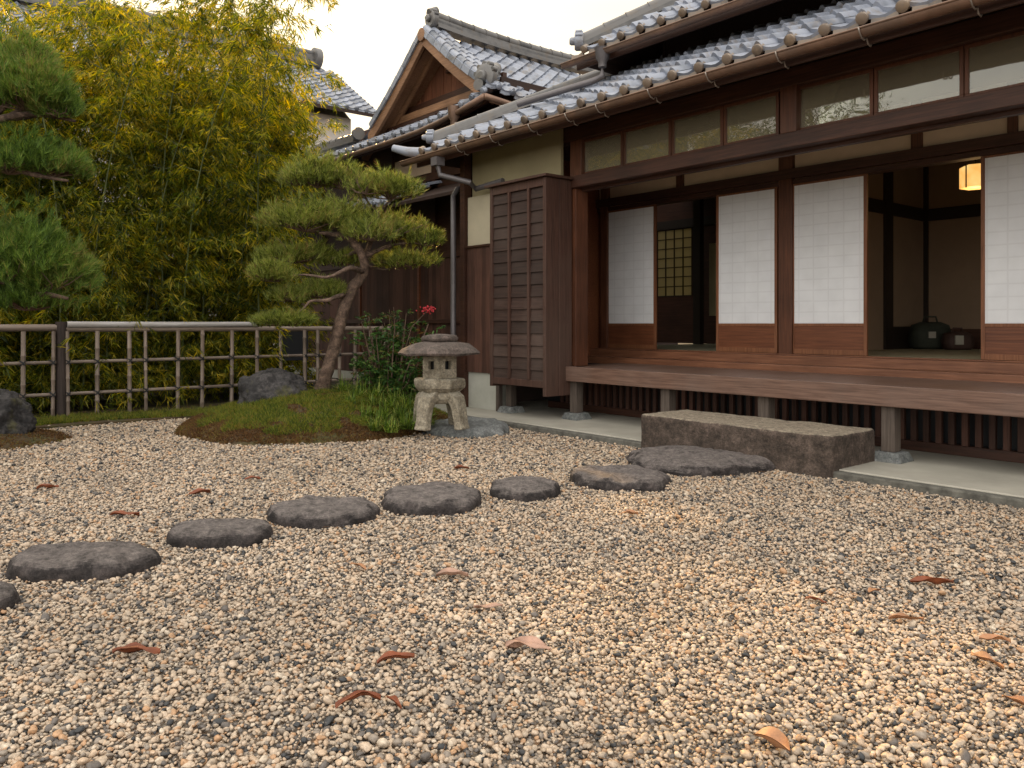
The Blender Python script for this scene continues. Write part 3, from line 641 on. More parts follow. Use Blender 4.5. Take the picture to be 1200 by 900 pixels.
while x < 3.3:
    y1 = 6.5
    if rf0 is None:
        me_src = part('rafter', MB().bar((x, g0+.06, zE-.115), (x, 7.2, zE-.115+.5*(7.2-g0-.06)), .05, .065), W_DARK, lr); rf0 = (me_src, x)
    else:
        o = me_src.copy(); col.objects.link(o); o.parent = lr; o.location = (x-rf0[1], 0, 0)
    x += .42
part('eave_board', MB().box(XL+.05, 3.5, g0+.035, g0+.06, zE-.16, zE-.052), W_FAC, lr)
# gutter
zG = EYE+.370*(g0-.06)
def gutter(mb, a, b2, r=.055):
    a, b2 = Vector(a), Vector(b2); d = (b2-a).normalized(); s_ = d.cross(Vector((0,0,1))).normalized(); b0 = len(mb.v); K = 11
    for e in (a, b2):
        for rr_ in (r, r-.005):
            for i in range(K):
                an = math.pi*(1+i/(K-1)); mb.v.append(tuple(e+s_*math.cos(an)*rr_+Vector((0,0,math.sin(an)*rr_))))
    for i in range(K-1):
        mb.f += [(b0+i, b0+i+1, b0+2*K+i+1, b0+2*K+i), (b0+K+i, b0+3*K+i, b0+3*K+i+1, b0+K+i+1), (b0+i, b0+K+i, b0+K+i+1, b0+i+1), (b0+2*K+i, b0+2*K+i+1, b0+3*K+i+1, b0+3*K+i)]
    for i in (0, K-1): mb.f.append((b0+i, b0+2*K+i, b0+3*K+i, b0+K+i))
    # rolled lip
    mb.tube([a-s_*r, b2-s_*r], .009, 8); mb.tube([a+s_*r, b2+s_*r], .009, 8)
m_ = MB(); gutter(m_, (XL-.12, g0-.06, zG+.03), (3.5, g0-.06, zG+.03)); gt = part('gutter', m_, COPPER, house, smooth=True, flat_angle=40)
for px in (540, 580, 625, 668, 704, 765, 833, 915, 1012, 1142):
    x = XatY(px, g0-.06); m_ = MB(); y = g0-.06; z = zG+.03
    m_.tube([(x, y-.075, z+.0), (x, y-.062, z-.03), (x, y-.03, z-.064), (x, y+.01, z-.072), (x, y+.045, z-.05), (x, y+.06, z-.085), (x, y+.10, z-.095), (x, y+.125, z-.07), (x, y+.12, z-.04)], .006, 6)
    part('bracket', m_, HOOK, gt, smooth=True)
# downpipes at the left end
px0 = Vector((XL+.25, g0-.06, zG-.02)); cp = Vector((xa-.30, YW-.02, 0))
hx = XatY(513, g0-.06); m_ = MB(); m_.box(hx-.06, hx+.06, g0-.12, g0, zG-.13, zG-.03); m_.tube([(hx, g0-.06, zG-.12), (hx+.02, g0-.04, zG-.24), (hx+.30, 5.70, zG-.34), (-7.72, 5.84, 2.72), (-7.25, 5.88, 2.76)], .034, 10)
m_.tube([(xa-.55, 6.66, 3.02), (xa-.50, 6.5, 2.90), (xa-.22, 5.95, 2.80), (xa-.20, 5.87, 2.70), (xa-.20, 5.87, .1)], .034, 10);
part('downpipe', m_, PIPEM, house, smooth=True, flat_angle=40)

# upper roof
g1 = 6.5; X1 = XatY(669, g1); zU = EYE+.475*g1+.03; au = math.atan(.62); V2 = Vector((0, math.cos(au), math.sin(au)))
m_ = MB(); nU2 = int(10.3/.28); tiles(m_, (X1, g1, zU), (1,0,0), V2, nU2, 16, .28, .235, inside=lambda u, v: u > v*math.cos(au)+.05)
ur = part('upper_roof', m_, TILE, house, smooth=True, flat_angle=50, fix=False)
m_ = MB(); eave_ends(m_, (X1, g1, zU), (1,0,0), V2, nU2, .28); part('eave_tiles', m_, TILE_END, ur, smooth=True, flat_angle=40)
m_ = MB(); tiles(m_, (X1, g1, zU), (0,1,0), (math.cos(au), 0, math.sin(au)), 18, 16, .28, .235, inside=lambda u, v: u > v*math.cos(au)+.05); part('hip_tiles', m_, TILE, ur, smooth=True, flat_angle=50, fix=False)
m_ = MB(); hp = [Vector((X1+.10+a, g1+.10+a, zU+.07+a*.62)) for a in (0, .9, 1.9, 3.0)]; ridge(m_, hp, .17, .12, .065, .27, 2); rr = part('hip_ridge', m_, RIDGE, ur, smooth=True, flat_angle=40)
m_ = MB(); oni(m_, hp[0]+Vector((-.02,-.02,.10)), (-1,-1,0), .11); part('ridge_end_tile', m_, TILE, rr, smooth=True, flat_angle=40)
part('roof_boarding', slab(g1+.04, 9.5, zU-.05, .04, X1+.03, 3.5, .62), W_DARK, ur)
s = MB(); d = 3.0
s.v += [(X1+.03, g1+.04, zU-.05), (X1+.03, 11.5, zU-.05), (X1+d, g1+.04+d, zU-.05+.62*d), (X1+d, 11.5, zU-.05+.62*d)]; s.v += [(x, y, z-.04) for x, y, z in s.v]
s.f += [(0,1,3,2),(4,6,7,5),(0,4,5,1),(1,5,7,3),(3,7,6,2),(2,6,4,0)]; part('side_boarding', s, W_DARK, ur)
part('eave_board', MB().box(X1+.05, 3.5, g1+.045, g1+.07, zU-.17, zU-.055), W_FAC, ur)
part('upper_wall', MB().box(X1+.75, 3.5, 7.3, 7.36, 3.66, 4.9), W_DARK, house)
part('upper_side_wall', MB().box(X1+.70, X1+.74, 7.3, 11.5, 3.66, 4.9), W_DARK, house)
m_ = MB(); zg = EYE+.465*(g1-.06); gutter(m_, (X1-.06, g1-.06, zg+.02), (3.5, g1-.06, zg+.02), .05); gt2 = part('upper_gutter', m_, COPPER, house, smooth=True, flat_angle=40)
pa = Vector((XatY(706, g1-.06), g1-.06, zg))
m_ = MB(); m_.lathe([(.045,-.16), (.05,-.10), (.075,-.06), (.085,.03), (.095,.05)], pa, 12)
lz = lambda y: zE+.5*(y-g0)+.07
m_.tube([pa+Vector((0,0,-.12)), pa+Vector((0,0,-.26)), Vector((pa.x-.05, 6.32, lz(6.32)+.06)), Vector((-7.10, 5.98, lz(5.98)+.10))], .036, 10)
part('rain_pipe', m_, PIPEM, house, smooth=True, flat_angle=40)

# ------------------------------------------------------------------ gabled wing
wing = thing('gabled_house', 'older timber house with a red-boarded gable and tiled ridge, behind the pine', 'house', (-12, 8.5, 0))
RX, RZ = -11.40, 6.03; CX, CY = -9.09, 7.05; ZC = EYE+.473*CY-.0
SL = (RZ-ZC)/(CX-RX)
sori = lambda x: .20*max(0, 1-(CX-x)/2.2)**2+.16*max(0, 1-(x+17.5)/2.2)**2
# front skirt
as_ = math.atan(.48); Vs = Vector((0, math.cos(as_), math.sin(as_)))
OX = -17.5; zF = ZC-.20
m_ = MB(); nW = int((CX-OX)/.265); wU = (CX-OX)/nW
tiles(m_, (OX, CY, zF), (1,0,0), Vs, nW, 5, wU, .235, lift=lambda u, v: sori(OX+u), inside=lambda u, v: (CX-OX-u) > v*.55)
sk = part('skirt_roof', m_, TILE, wing, smooth=True, flat_angle=50, fix=False)
m_ = MB(); eave_ends(m_, (OX, CY, zF), (1,0,0), Vs, nW, wU, .045, lift=lambda u, v: sori(OX+u), lip=.10); part('eave_tiles', m_, TILE, sk, smooth=True, flat_angle=40)
m_ = MB(); ax_ = [(x, CY+.05, zF-.09+sori(x)) for x in np.linspace(OX+.1, CX, 14)]
for a, b2 in zip(ax_[:-1], ax_[1:]): m_.bar(a, b2, .05, .10)
part('eave_board', m_, W_FAC, sk)
m_ = MB(); ag = [Vector((x, CY-.05, zF-.10+sori(x))) for x in np.linspace(OX+2.2, CX+.03, 12)]; m_.tube(ag, .045, 10); 
bg_ = [Vector((CX+.05, y, ZC-.10-.12*min(1, (y-CY)/1.5))) for y in np.linspace(CY-.05, 10.5, 8)]; m_.tube(bg_, .045, 10)
part('gutter', m_, COPPER, wing, smooth=True)
s = MB(); xs = list(np.linspace(OX, CX-.02, 14))
for x in xs: xr = min(x, CX-.85); s.v += [(x, CY+.02, zF-.05+sori(x)), (xr, 8.3, zF-.05+.48*1.25+.3*sori(x)), (xr, 8.3, zF-.09+.48*1.25+.3*sori(x)), (x, CY+.02, zF-.09+sori(x))]
for k in range(13):
    for i in range(4): j = (i+1) % 4; s.f.append((k*4+i, k*4+j, k*4+4+j, k*4+4+i))
part('soffit', s, W_DARK, sk)
# main slopes of the gable roof
aS = math.atan(SL); Vr = Vector((-math.cos(aS), 0, math.sin(aS))); Ls = (CX-RX)/math.cos(aS)
nV = int(Ls/.235); wV = Ls/nV
liftR = lambda u, v: .16*max(0, 1-u/1.6)**2*max(0, 1-v/1.5)-.04*math.sin(math.pi*min(1, v/Ls))
hipcut = lambda u, v: u > .62-v*.55 or False
m_ = MB(); tiles(m_, (CX, CY, ZC-.03), (0,1,0), Vr, 18, nV, .265, wV, lift=liftR, inside=lambda u, v: u > .55 or v < .75*u*1.6)
rs = part('gable_roof', m_, TILE, wing, smooth=True, flat_angle=50, fix=False)
m_ = MB(); eave_ends(m_, (CX, CY, ZC-.03), (0,1,0), Vr, 14, .265, .045, lift=liftR); part('eave_tiles', m_, TILE, rs, smooth=True, flat_angle=40)
m_ = MB(); Vl = Vector((math.cos(aS), 0, math.sin(aS))); tiles(m_, (2*RX-CX, 7.55, ZC), (0,1,0), Vl, 14, nV, .265, wV); part('far_slope_tiles', m_, TILE, rs, smooth=True, flat_angle=50, fix=False)
s = MB()
for sg, x0 in ((1, CX-.02), (-1, 2*RX-CX)):
    b0 = len(s.v); s.v += [(x0, 7.62, ZC-.14), (x0, 12.0, ZC-.14), (RX, 12.0, RZ-.13), (RX, 7.62, RZ-.13), (x0, 7.62, ZC-.19), (x0, 12.0, ZC-.19), (RX, 12.0, RZ-.18), (RX, 7.62, RZ-.18)]
    s.f += [tuple(b0+i for i in f) for f in ((0,1,2,3),(7,6,5,4),(4,5,1,0),(5,6,2,1),(6,7,3,2),(7,4,0,3))]
b0 = len(s.v); s.v += [(CX-.02, CY+.03, ZC-.10), (CX-.02, 7.62, ZC-.14), (CX-.6, 7.62, ZC-.14+.6*SL), (CX-.02, CY+.03, ZC-.14), (CX-.02, 7.62, ZC-.18), (CX-.6, 7.62, ZC-.18+.6*SL)]; s.f += [(b0,b0+1,b0+2),(b0+5,b0+4,b0+3),(b0,b0+3,b0+4,b0+1),(b0+1,b0+4,b0+5,b0+2),(b0+2,b0+5,b0+3,b0)]
part('roof_boarding', s, W_BARGE, rs)
# verge tiles along the gable edge: two rows of round caps on the right slope, one on the left
GY = 7.50; hw = 1.74; GZ = lambda dx: RZ+.02-SL*dx-.10*math.sin(math.pi*min(1, dx/2.5))
m_ = MB()
for sg in (1, -1):
    nseg = 9
    for row in range(3 if sg > 0 else 2):
        for k in range(nseg):
            a = Vector((RX+sg*(hw*(k)/nseg), GY+.06+row*.16, GZ(hw*k/nseg)+.06)); b2 = Vector((RX+sg*(hw*(k+1)/nseg), GY+.06+row*.16, GZ(hw*(k+1)/nseg)+.06))
            m_.tube([b2, b2+(a-b2)*.15, a], [.075, .068, .060], 10)
        
    for k in range(nseg):
        a = Vector((RX+sg*(hw*(k+.05)/nseg), GY-.02, GZ(hw*k/nseg)+.0)); b2 = Vector((RX+sg*(hw*(k+.98)/nseg), GY-.02, GZ(hw*(k+1)/nseg)+.0)); m_.bar(a, b2, .035, .10)
part('verge_tiles', m_, TILE, rs, smooth=True, flat_angle=40)
for sg, nm in ((1, 'barge_board'), (-1, 'barge_board')):
    s = MB(); dxs = np.linspace(0, hw+.12, 9)
    for dx in dxs:
        z = GZ(dx)-.05; x = RX+sg*dx; th = .20+.03*(dx/hw)
        s.v += [(x, GY, z), (x, GY+.06, z), (x, GY+.06, z-th), (x, GY, z-th)]
    for k in range(8):
        for i in range(4): j = (i+1) % 4; s.f.append((k*4+i, k*4+j, k*4+4+j, k*4+4+i))
    s.f += [(3,2,1,0), (32,33,34,35)]
    part(nm, s, W_BARGE, wing, bevel=.005)
    s = MB()
    for dx in dxs:
        z = GZ(dx)-.12; x = RX+sg*dx
        s.v += [(x, GY+.30, z), (x, GY+.34, z), (x, GY+.34, z-.12), (x, GY+.30, z-.12)]
    for k in range(8):
        for i in range(4): j = (i+1) % 4; s.f.append((k*4+i, k*4+j, k*4+4+j, k*4+4+i))
    part('inner_barge', s, W_BARGE, wing)
m_ = MB(); m_.tube([(RX, GY-.04, RZ-.05), (RX, GY+.02, RZ-.05)], .11, 12); part('barge_peak', m_, W_BARGE, wing)
GW = 8.05; m_ = MB(); x = RX-1.9
while x < RX+1.9:
    zt = GZ(abs(x+.05-RX))-.10
    if zt > 4.90: m_.box(x, x+.118, GW+random.uniform(0, .012), GW+.04, 4.80, zt)
    x += .122
part('gable_boards', m_, W_GABLE, wing)
m_ = MB(); m_.box(RX-1.75, RX+1.60, GW-.10, GW-.02, 4.92, 5.06); m_.bar((RX-.02, GW-.05, 5.45), (RX+.6, GW-.05, 5.45), .05, .05); part('tie_beam', m_, W_FAC, wing, bevel=.005)
part('gable_base_beam', MB().box(RX-2.0, RX+1.62, GW-.22, GW-.12, 4.77, 4.90), W_BARGE, wing, bevel=.005)
for dx, z in ((-1.55, 4.98), (-.95, 5.42)): part('purlin_end', MB().box(RX+dx-.07, RX+dx+.07, GY+.07, GW, z-.03, z+.11), W_BARGE, wing, bevel=.005)
# ridges
m_ = MB(); rp = [Vector((RX, y, RZ+.03+.10*((y-9.8)/2.3)**2)) for y in np.linspace(7.74, 12.0, 9)]; ridge(m_, rp, .24, .22, .08, .24, 5); rg = part('main_ridge', m_, RIDGE, wing, smooth=True, flat_angle=40)
m_ = MB(); oni(m_, (RX, 7.70, RZ+.26), (0,-1,0), .15); m_.tube([(RX, 7.62, RZ+.36), (RX, 7.78, RZ+.42)], [.06,.075], 12); part('ridge_end_tile', m_, RIDGE, rg, smooth=True, flat_angle=40)
m_ = MB(); kp = [Vector((-10.02, 7.98, ZC+.10+.72*SL)), Vector((-9.65, 7.61, ZC+.10+.36*SL)), Vector((-9.32, 7.28, ZC+.12))]; ridge(m_, kp, .20, .14, .085, .24, 3); rg2 = part('corner_ridge', m_, RIDGE, wing, smooth=True, flat_angle=40)
m_ = MB(); oni(m_, (-9.33, 7.25, ZC+.29), (.1,-1,0), .20); m_.tube([(-9.30, 7.14, ZC+.14), (-9.28, 7.06, ZC+.14)], .09, 14); part('ridge_end_tile', m_, RIDGE, rg2, smooth=True, flat_angle=40)
m_ = MB(); ridge(m_, [Vector((-13.6, 7.46, zF+.30)), Vector((-16.1, 7.46, zF+.32+.06))], .18, .12, .07, .25, 3); m_.tube([(-13.55,7.44,zF+.44),(-13.45,7.42,zF+.44)], .12, 12); part('lean_ridge', m_, RIDGE, wing, smooth=True, flat_angle=40)
m_ = MB(); m_.bar((-13.7, 8.0, zF+.62), (-16.3, 8.0, zF+.66), .10, .09); m_.bar((-13.7, 8.2, zF+.76), (-16.3, 8.2, zF+.78), .16, .05); part('far_eave', m_, W_FAC, wing)
# rain funnel below the front eave
fa = Vector((XatY(532, CY-.05), CY-.05, ZC-.14+.02)); m_ = MB(); m_.lathe([(.05,-.30), (.055,-.18), (.085,-.13), (.095,.0), (.10,.03)], fa, 12); m_.tube([fa+Vector((0,0,-.28)), fa+Vector((.15,.15,-.5)), fa+Vector((.5,.7,-.62))], .04, 10); part('rain_funnel', m_, COPPER, wing, smooth=True, flat_angle=40)
# walls
WY = 7.75
part('plaster_wall', MB().box(OX, CX-.5, WY+.02, WY+.08, 2.25, zF+.5), W_FAC, wing)  # shadow under the eave put into the colour: plaster drawn as dark wood
part('plaster_panel', MB().box(-14.1, -12.9, WY-.004, WY+.018, 2.85, 3.5).box(-12.7, -11.5, WY-.004, WY+.018, 3.7, 4.05), TAN, wing)
m_ = MB(); x = OX
while x < CX-.5: m_.box(x, x+.115, WY+random.uniform(-.006, .0), WY+.04, .15, 2.22); x += .118
part('board_cladding', m_, W_BOARD, wing)
m_ = MB(); m_.box(OX, CX-.45, WY-.05, WY+.03, 2.20, 2.30)
for x in (-15.6, -14.2, -12.8, -11.4, -10.2, CX-.55): m_.box(x-.06, x+.06, WY-.04, WY+.025, 2.30, zF+.45)
m_.box(OX, CX-.45, WY-.045, WY+.024, 3.55, 3.67); m_.box(OX, CX-.45, WY-.05, WY+.028, 1.10, 1.17); part('frame_timbers', m_, W_FAC, wing, bevel=.004)
m_ = MB()
for x in (-14.0, -11.9, -10.4, -9.75): m_.box(x, x+.06, WY-.04, WY-.008, .15, 2.2)
part('batten', m_, W_RED, wing)
part('side_wall', MB().box(CX-.55, CX-.50, WY, 12, .1, 4.9), W_DARK, wing)
part('base_wall', MB().box(OX, CX-.5, WY+.0, WY+.10, -.02, .16), CONC, wing)
# low canopy roof in front of the wall
hz = 3.08; ah = math.atan(.40); Vh = Vector((0, math.cos(ah), math.sin(ah)))
m_ = MB(); tiles(m_, (OX, 6.75, hz), (1,0,0), Vh, int(6.5/.265), 4, .265, .26); cn_ = part('canopy_roof', m_, TILE, wing, smooth=True, flat_angle=50, fix=False)
m_ = MB(); eave_ends(m_, (OX, 6.75, hz), (1,0,0), Vh, int(6.5/.265), .265, .04); part('eave_tiles', m_, TILE, cn_, smooth=True, flat_angle=40)
part('canopy_boarding', slab(6.78, 7.74, hz-.05, .05, OX, -9.52, .40, False), W_DARK, cn_)

# ------------------------------------------------------------------ far house on the left
far = thing('distant_house', 'long white-walled house with grey tiled roof, half hidden by bamboo', 'house', (-24, 4, 0))
EX, FX, EZ, FZ, FY = -21.0, -24.0, 7.38, 9.35, 12.2
af = math.atan((FZ-EZ)/(EX-FX)); Vf = Vector((-math.cos(af), 0, math.sin(af))); Lf = (EX-FX)/math.cos(af)
m_ = MB(); nUf = 92; wUf = 30.0/nUf; tiles(m_, (EX, FY-30, EZ), (0,1,0), Vf, nUf, 13, wUf, Lf/13, hs=1.3); fr = part('roof', m_, TILE, far, smooth=True, flat_angle=50, fix=False)
m_ = MB(); eave_ends(m_, (EX, FY-30, EZ), (0,1,0), Vf, nUf, wUf, .06); part('eave_tiles', m_, TILE, fr, smooth=True, flat_angle=40)
m_ = MB(); ridge(m_, [Vector((FX, FY-30, FZ)), Vector((FX, FY-.6, FZ))], .4, .42, .12, .4, 5); m_.tube([(FX, FY-.62, FZ+.30), (FX, FY-.42, FZ+.30)], .34, 14); part('main_ridge', m_, RIDGE, fr, smooth=True, flat_angle=40)
s = MB(); s.poly([(EX+.02, FY-30, EZ-.06), (EX+.02, FY-.03, EZ-.06), (FX, FY-.03, FZ-.05), (FX, FY-30, FZ-.05)], (0,0,-.10)); s.poly([(2*FX-EX, FY-30, EZ-.06), (2*FX-EX, FY-.03, EZ-.06), (FX, FY-.03, FZ-.05), (FX, FY-30, FZ-.05)], (0,0,-.10)); part('roof_boarding', s, W_DARK, fr)
part('wall', MB().box(2*FX-EX+.7, EX-.7, FY-29.5, FY-.5, -.02, EZ-.12), WHITE, far)
s = MB(); s.poly([(2*FX-EX+.7, FY-.55, EZ-.15), (EX-.7, FY-.55, EZ-.15), (FX, FY-.55, FZ-.25)], (0,.05,0)); part('gable_wall', s, WHITE, far)

# ------------------------------------------------------------------ bamboo fence
fence = thing('bamboo_fence', 'weathered bamboo lattice fence with a thick top rail, along the bamboo grove', 'fence', (-10.5, 3, 0))
XF = -10.5
m_ = MB(); yj = YatX(302, XF)
part('top_rail', MB().tube([(XF, -3.0, 1.035), (XF, YatX(66, XF)-.0, 1.05)], .042, 14), BAM_OLDY, fence, smooth=True, flat_angle=40)
part('top_rail', MB().tube([(XF, YatX(77, XF), 1.035), (XF, 6.5, 1.02)], .036, 14), BAM_OLDY, fence, smooth=True, flat_angle=40)
part('top_rail', MB().tube([(XF+.02, YatX(78, XF), 1.085), (XF+.02, (YatX(78, XF)+yj)/2, 1.083), (XF+.02, yj, 1.088)], [.040,.038,.035], 14), BAM_GREY, fence, smooth=True, flat_angle=40)
yp = YatX(71.5, XF); part('main_post', MB().tube([(XF, yp, -.02), (XF, yp, .6), (XF, yp, 1.12)], [.062,.058,.06], 14, rough=.1), DARKPOST, fence, smooth=True, flat_angle=40)
def culmtube(mb, a, b2, r, n=10, node=.30):
    a, b2 = Vector(a), Vector(b2); L = (b2-a).length; pts, rad = [], []; t = random.uniform(.05, .25); d = (b2-a).normalized()
    pts.append(a); rad.append(r)
    while t < L-.03:
        for o_, k in ((-.012, 1), (-.004, 1.16), (.004, 1.16), (.012, .98)): pts.append(a+d*(t+o_)); rad.append(r*k)
        t += node*random.uniform(.85, 1.15)
    pts.append(b2); rad.append(r); mb.tube(pts, rad, n); return mb
for z in (.655, .285):
    part('middle_rail' if z > .5 else 'lower_rail', culmtube(MB(), (XF+.0, -3.0, z-.01), (XF+.0, 6.5, z), .021, node=.4), BAM_OLDY, fence, smooth=True, flat_angle=40)
ups = [-95, -40, -8, 26, 61, 79, 113, 151, 170, 207, 235.5, 270, 300, 327.5, 356, 371, 396, 414, 432, 449, 466]
for px in ups:
    y = YatX(px, XF); side = .04*(1 if random.random() < .5 else 1); r = .025 if px not in (170, 79, 61) else .021
    u_ = part('upright', culmtube(MB(), (XF+side, y, -.02), (XF+side, y+random.uniform(-.01, .01), 1.01), r), BAM_OLD, fence, smooth=True, flat_angle=40)
    for z in (.65, .28):
        part('rope_tie', MB().tube([(XF+.02, y-.030, z-.030), (XF+side+.03, y-.01, z-.012), (XF+side+.03, y+.01, z+.012), (XF+.02, y+.030, z+.030)], .008, 6).tube([(XF+.02, y-.030, z+.030), (XF+side+.03, y-.01, z+.012), (XF+side+.03, y+.01, z-.012), (XF+.02, y+.030, z-.030)], .008, 6), BLACK, u_)
tag(part('black_panel', MB().box(-11.28, -11.22, YatX(326, -11.25), YatX(360, -11.25), .55, 1.02).box(-11.25, -11.22, YatX(327, -11.25), YatX(329, -11.25), -.02, .55).box(-11.25, -11.22, YatX(357, -11.25), YatX(359, -11.25), -.02, .55), BLACK, bevel=.004), 'black slatted board standing behind the fence, above the boulder', 'panel')

# ------------------------------------------------------------------ stepping stones and step block
def stone(name, l_, r_, yt, yb, h, seed, label, mat=STEPST, group='stepping stones', ang=0, under=.06):
    Zf = 940*EYE/(yb-379); Zb = 940*(EYE-h)/(yt-379); D = (Zf+Zb)/2; rz = max(.12, (Zb-Zf)/2)*1.02
    c = atZ((l_+r_)/2, 400, D); c.z = 0; rx = (r_-l_)/2*D/940*.93
    s = MB(); n1 = 180; prof = [(0,1.0), (.1,1.0), (.2,1.0), (.3,1.0), (.4,1.0), (.5,.995), (.6,.985), (.68,.97), (.75,.945), (.80,.92), (.86,.87), (.90,.80), (.94,.70), (.965,.58), (.985,.45), (1.0,.30), (1.005,0), (.98,-.5)]
    rs_ = random.Random(seed)
    for r_i, zz in prof:
        for j in range(n1):
            a = 2*math.pi*j/n1; dv = Vector((math.cos(a), math.sin(a), 0))
            k = 1+.17*noise.noise(dv*1.2+Vector((seed*3.1,0,0)))+.05*noise.noise(dv*3.5+Vector((seed*5.7,0,0)))
            e = 1/((abs(dv.x)**2.2+abs(dv.y)**2.2)**(1/2.2))
            u, v = dv.x*k*e*r_i*rx, dv.y*k*e*r_i*rz
            p = c+rgt*u+fwd*v
            z = h*zz if zz > 0 else under*zz*2
            bumpz = .016*noise.noise(p*5+Vector((0,0,seed)))+.014*noise.noise(p*11)+.006*noise.noise(p*31)
            if zz > 0: z += bumpz*(1 if r_i < .9 else .6)
            rr_ = 1+.06*noise.noise(Vector((p.x*12, p.y*12, z*16)))*(1 if .6 < r_i else 0)
            q = c+(p-c)*rr_; s.v.append((q.x, q.y, z))
    for i in range(len(prof)-1):
        for j in range(n1): k = (j+1) % n1; s.f.append((i*n1+j, i*n1+k, (i+1)*n1+k, (i+1)*n1+j))
    o = part(name, s, mat, smooth=True, fix=True); tag(o, label, name.replace('_', ' ') if name == 'stepping_stone' else 'stone', group); return o
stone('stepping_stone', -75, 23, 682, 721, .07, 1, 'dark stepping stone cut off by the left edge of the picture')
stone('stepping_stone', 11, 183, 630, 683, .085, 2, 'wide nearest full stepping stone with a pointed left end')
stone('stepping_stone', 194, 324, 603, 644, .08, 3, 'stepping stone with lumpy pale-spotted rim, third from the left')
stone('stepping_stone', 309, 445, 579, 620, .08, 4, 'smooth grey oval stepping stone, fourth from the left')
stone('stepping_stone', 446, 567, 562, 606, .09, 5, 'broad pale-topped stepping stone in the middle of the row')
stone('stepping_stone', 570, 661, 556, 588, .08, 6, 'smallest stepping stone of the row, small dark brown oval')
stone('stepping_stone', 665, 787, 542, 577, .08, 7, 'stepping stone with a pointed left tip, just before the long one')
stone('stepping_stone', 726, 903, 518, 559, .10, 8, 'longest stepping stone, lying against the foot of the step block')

def rough_block(name, x0, x1, y0, y1, z0, z1, mat, r=.025, amp=.009, div=.022):
    s = MB(); nx, ny, nz = [max(2, int(d/div)) for d in (x1-x0, y1-y0, z1-z0)]
    def face(fn, n1, n2):
        b0 = len(s.v)
        for i in range(n1+1):
            for j in range(n2+1): s.v.append(tuple(fn(i/n1, j/n2)))
        for i in range(n1):
            for j in range(n2): s.f.append((b0+i*(n2+1)+j, b0+(i+1)*(n2+1)+j, b0+(i+1)*(n2+1)+j+1, b0+i*(n2+1)+j+1))
    L = lambda a, b2, t: a+(b2-a)*t
    face(lambda u, v: (L(x0,x1,u), y0, L(z0,z1,v)), nx, nz); face(lambda u, v: (L(x1,x0,u), y1, L(z0,z1,v)), nx, nz)
    face(lambda u, v: (x1, L(y0,y1,u), L(z0,z1,v)), ny, nz); face(lambda u, v: (x0, L(y1,y0,u), L(z0,z1,v)), ny, nz)
    face(lambda u, v: (L(x0,x1,u), L(y0,y1,v), z1), nx, ny)
    out = []
    for p in s.v:
        p = Vector(p); q = Vector((min(max(p.x, x0+r), x1-r), min(max(p.y, y0+r), y1-r), min(max(p.z, z0), z1-r))); d = p-q
        if d.length > r: p = q+d.normalized()*r
        nn = Vector((noise.noise(p*4), noise.noise(p*4+Vector((9,0,0))), noise.noise(p*4+Vector((0,9,0)))))*amp+Vector((noise.noise(p*19), noise.noise(p*19+Vector((5,0,0))), noise.noise(p*19+Vector((0,5,0)))))*amp*.35
        out.append(tuple(p+nn))
    s.v = out
    import bmesh
    o = part(name, s, mat, smooth=True, fix=False); bm = bmesh.new(); bm.from_mesh(o.data); bmesh.ops.remove_doubles(bm, verts=bm.verts, dist=.002); bmesh.ops.recalc_face_normals(bm, faces=bm.faces); bm.to_mesh(o.data); bm.free()
    return o
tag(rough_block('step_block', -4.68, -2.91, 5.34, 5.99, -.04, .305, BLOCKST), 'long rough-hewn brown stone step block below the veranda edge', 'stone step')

# ------------------------------------------------------------------ boulders
def boulder(name, px, py_b, z0, wdt, hgt, dep, seed, label, mat=BOULDER, D=None, flat=.0):
    c = atZ(px, 400, D); c.z = z0; s = MB(); n1, n2 = 80, 130
    for i in range(n1+1):
        th = math.pi*i/n1
        for j in range(n2):
            a = 2*math.pi*j/n2; d = Vector((math.sin(th)*math.cos(a), math.sin(th)*math.sin(a), math.cos(th)))
            k = 1+.16*noise.noise(d*1.15+Vector((seed, 0, 0)))+.14*noise.noise(d*2.4+Vector((0, seed, 0)))+.08*noise.noise(d*5)+.045*noise.noise(d*12)+.02*noise.noise(d*27)
            e = 1/((abs(d.x)**3+abs(d.y)**3+abs(d.z)**3)**(1/3)); e = .5+.5*e; k *= e
            p = c+rgt*(d.x*k*wdt/2)+fwd*(d.y*k*dep/2)+Vector((0,0,d.z*k*hgt*.62+hgt*.32)); s.v.append(tuple(p))
    for i in range(n1):
        for j in range(n2): k = (j+1) % n2; s.f.append((i*n2+j, i*n2+k, (i+1)*n2+k, (i+1)*n2+j))
    return tag(part(name, s, mat, smooth=True), label, 'rock')
boulder('boulder', 320, 490, .06, .74, .56, .6, 3, 'large grey rounded boulder at the left end of the mossy mound', D=8.75)
boulder('rock', 284, 490, .03, .24, .16, .22, 8, 'small brown mossy rock at the foot of the large boulder', D=8.2)
boulder('boulder', -12, 515, .03, .68, .46, .5, 5, 'upright grey boulder on the brown moss at the left edge', D=7.5)
sl = stone('lantern_slab', 498, 596, 487, 514, .10, 12, 'low bluish flat stone slab carrying the lantern foot', SLABST, None)

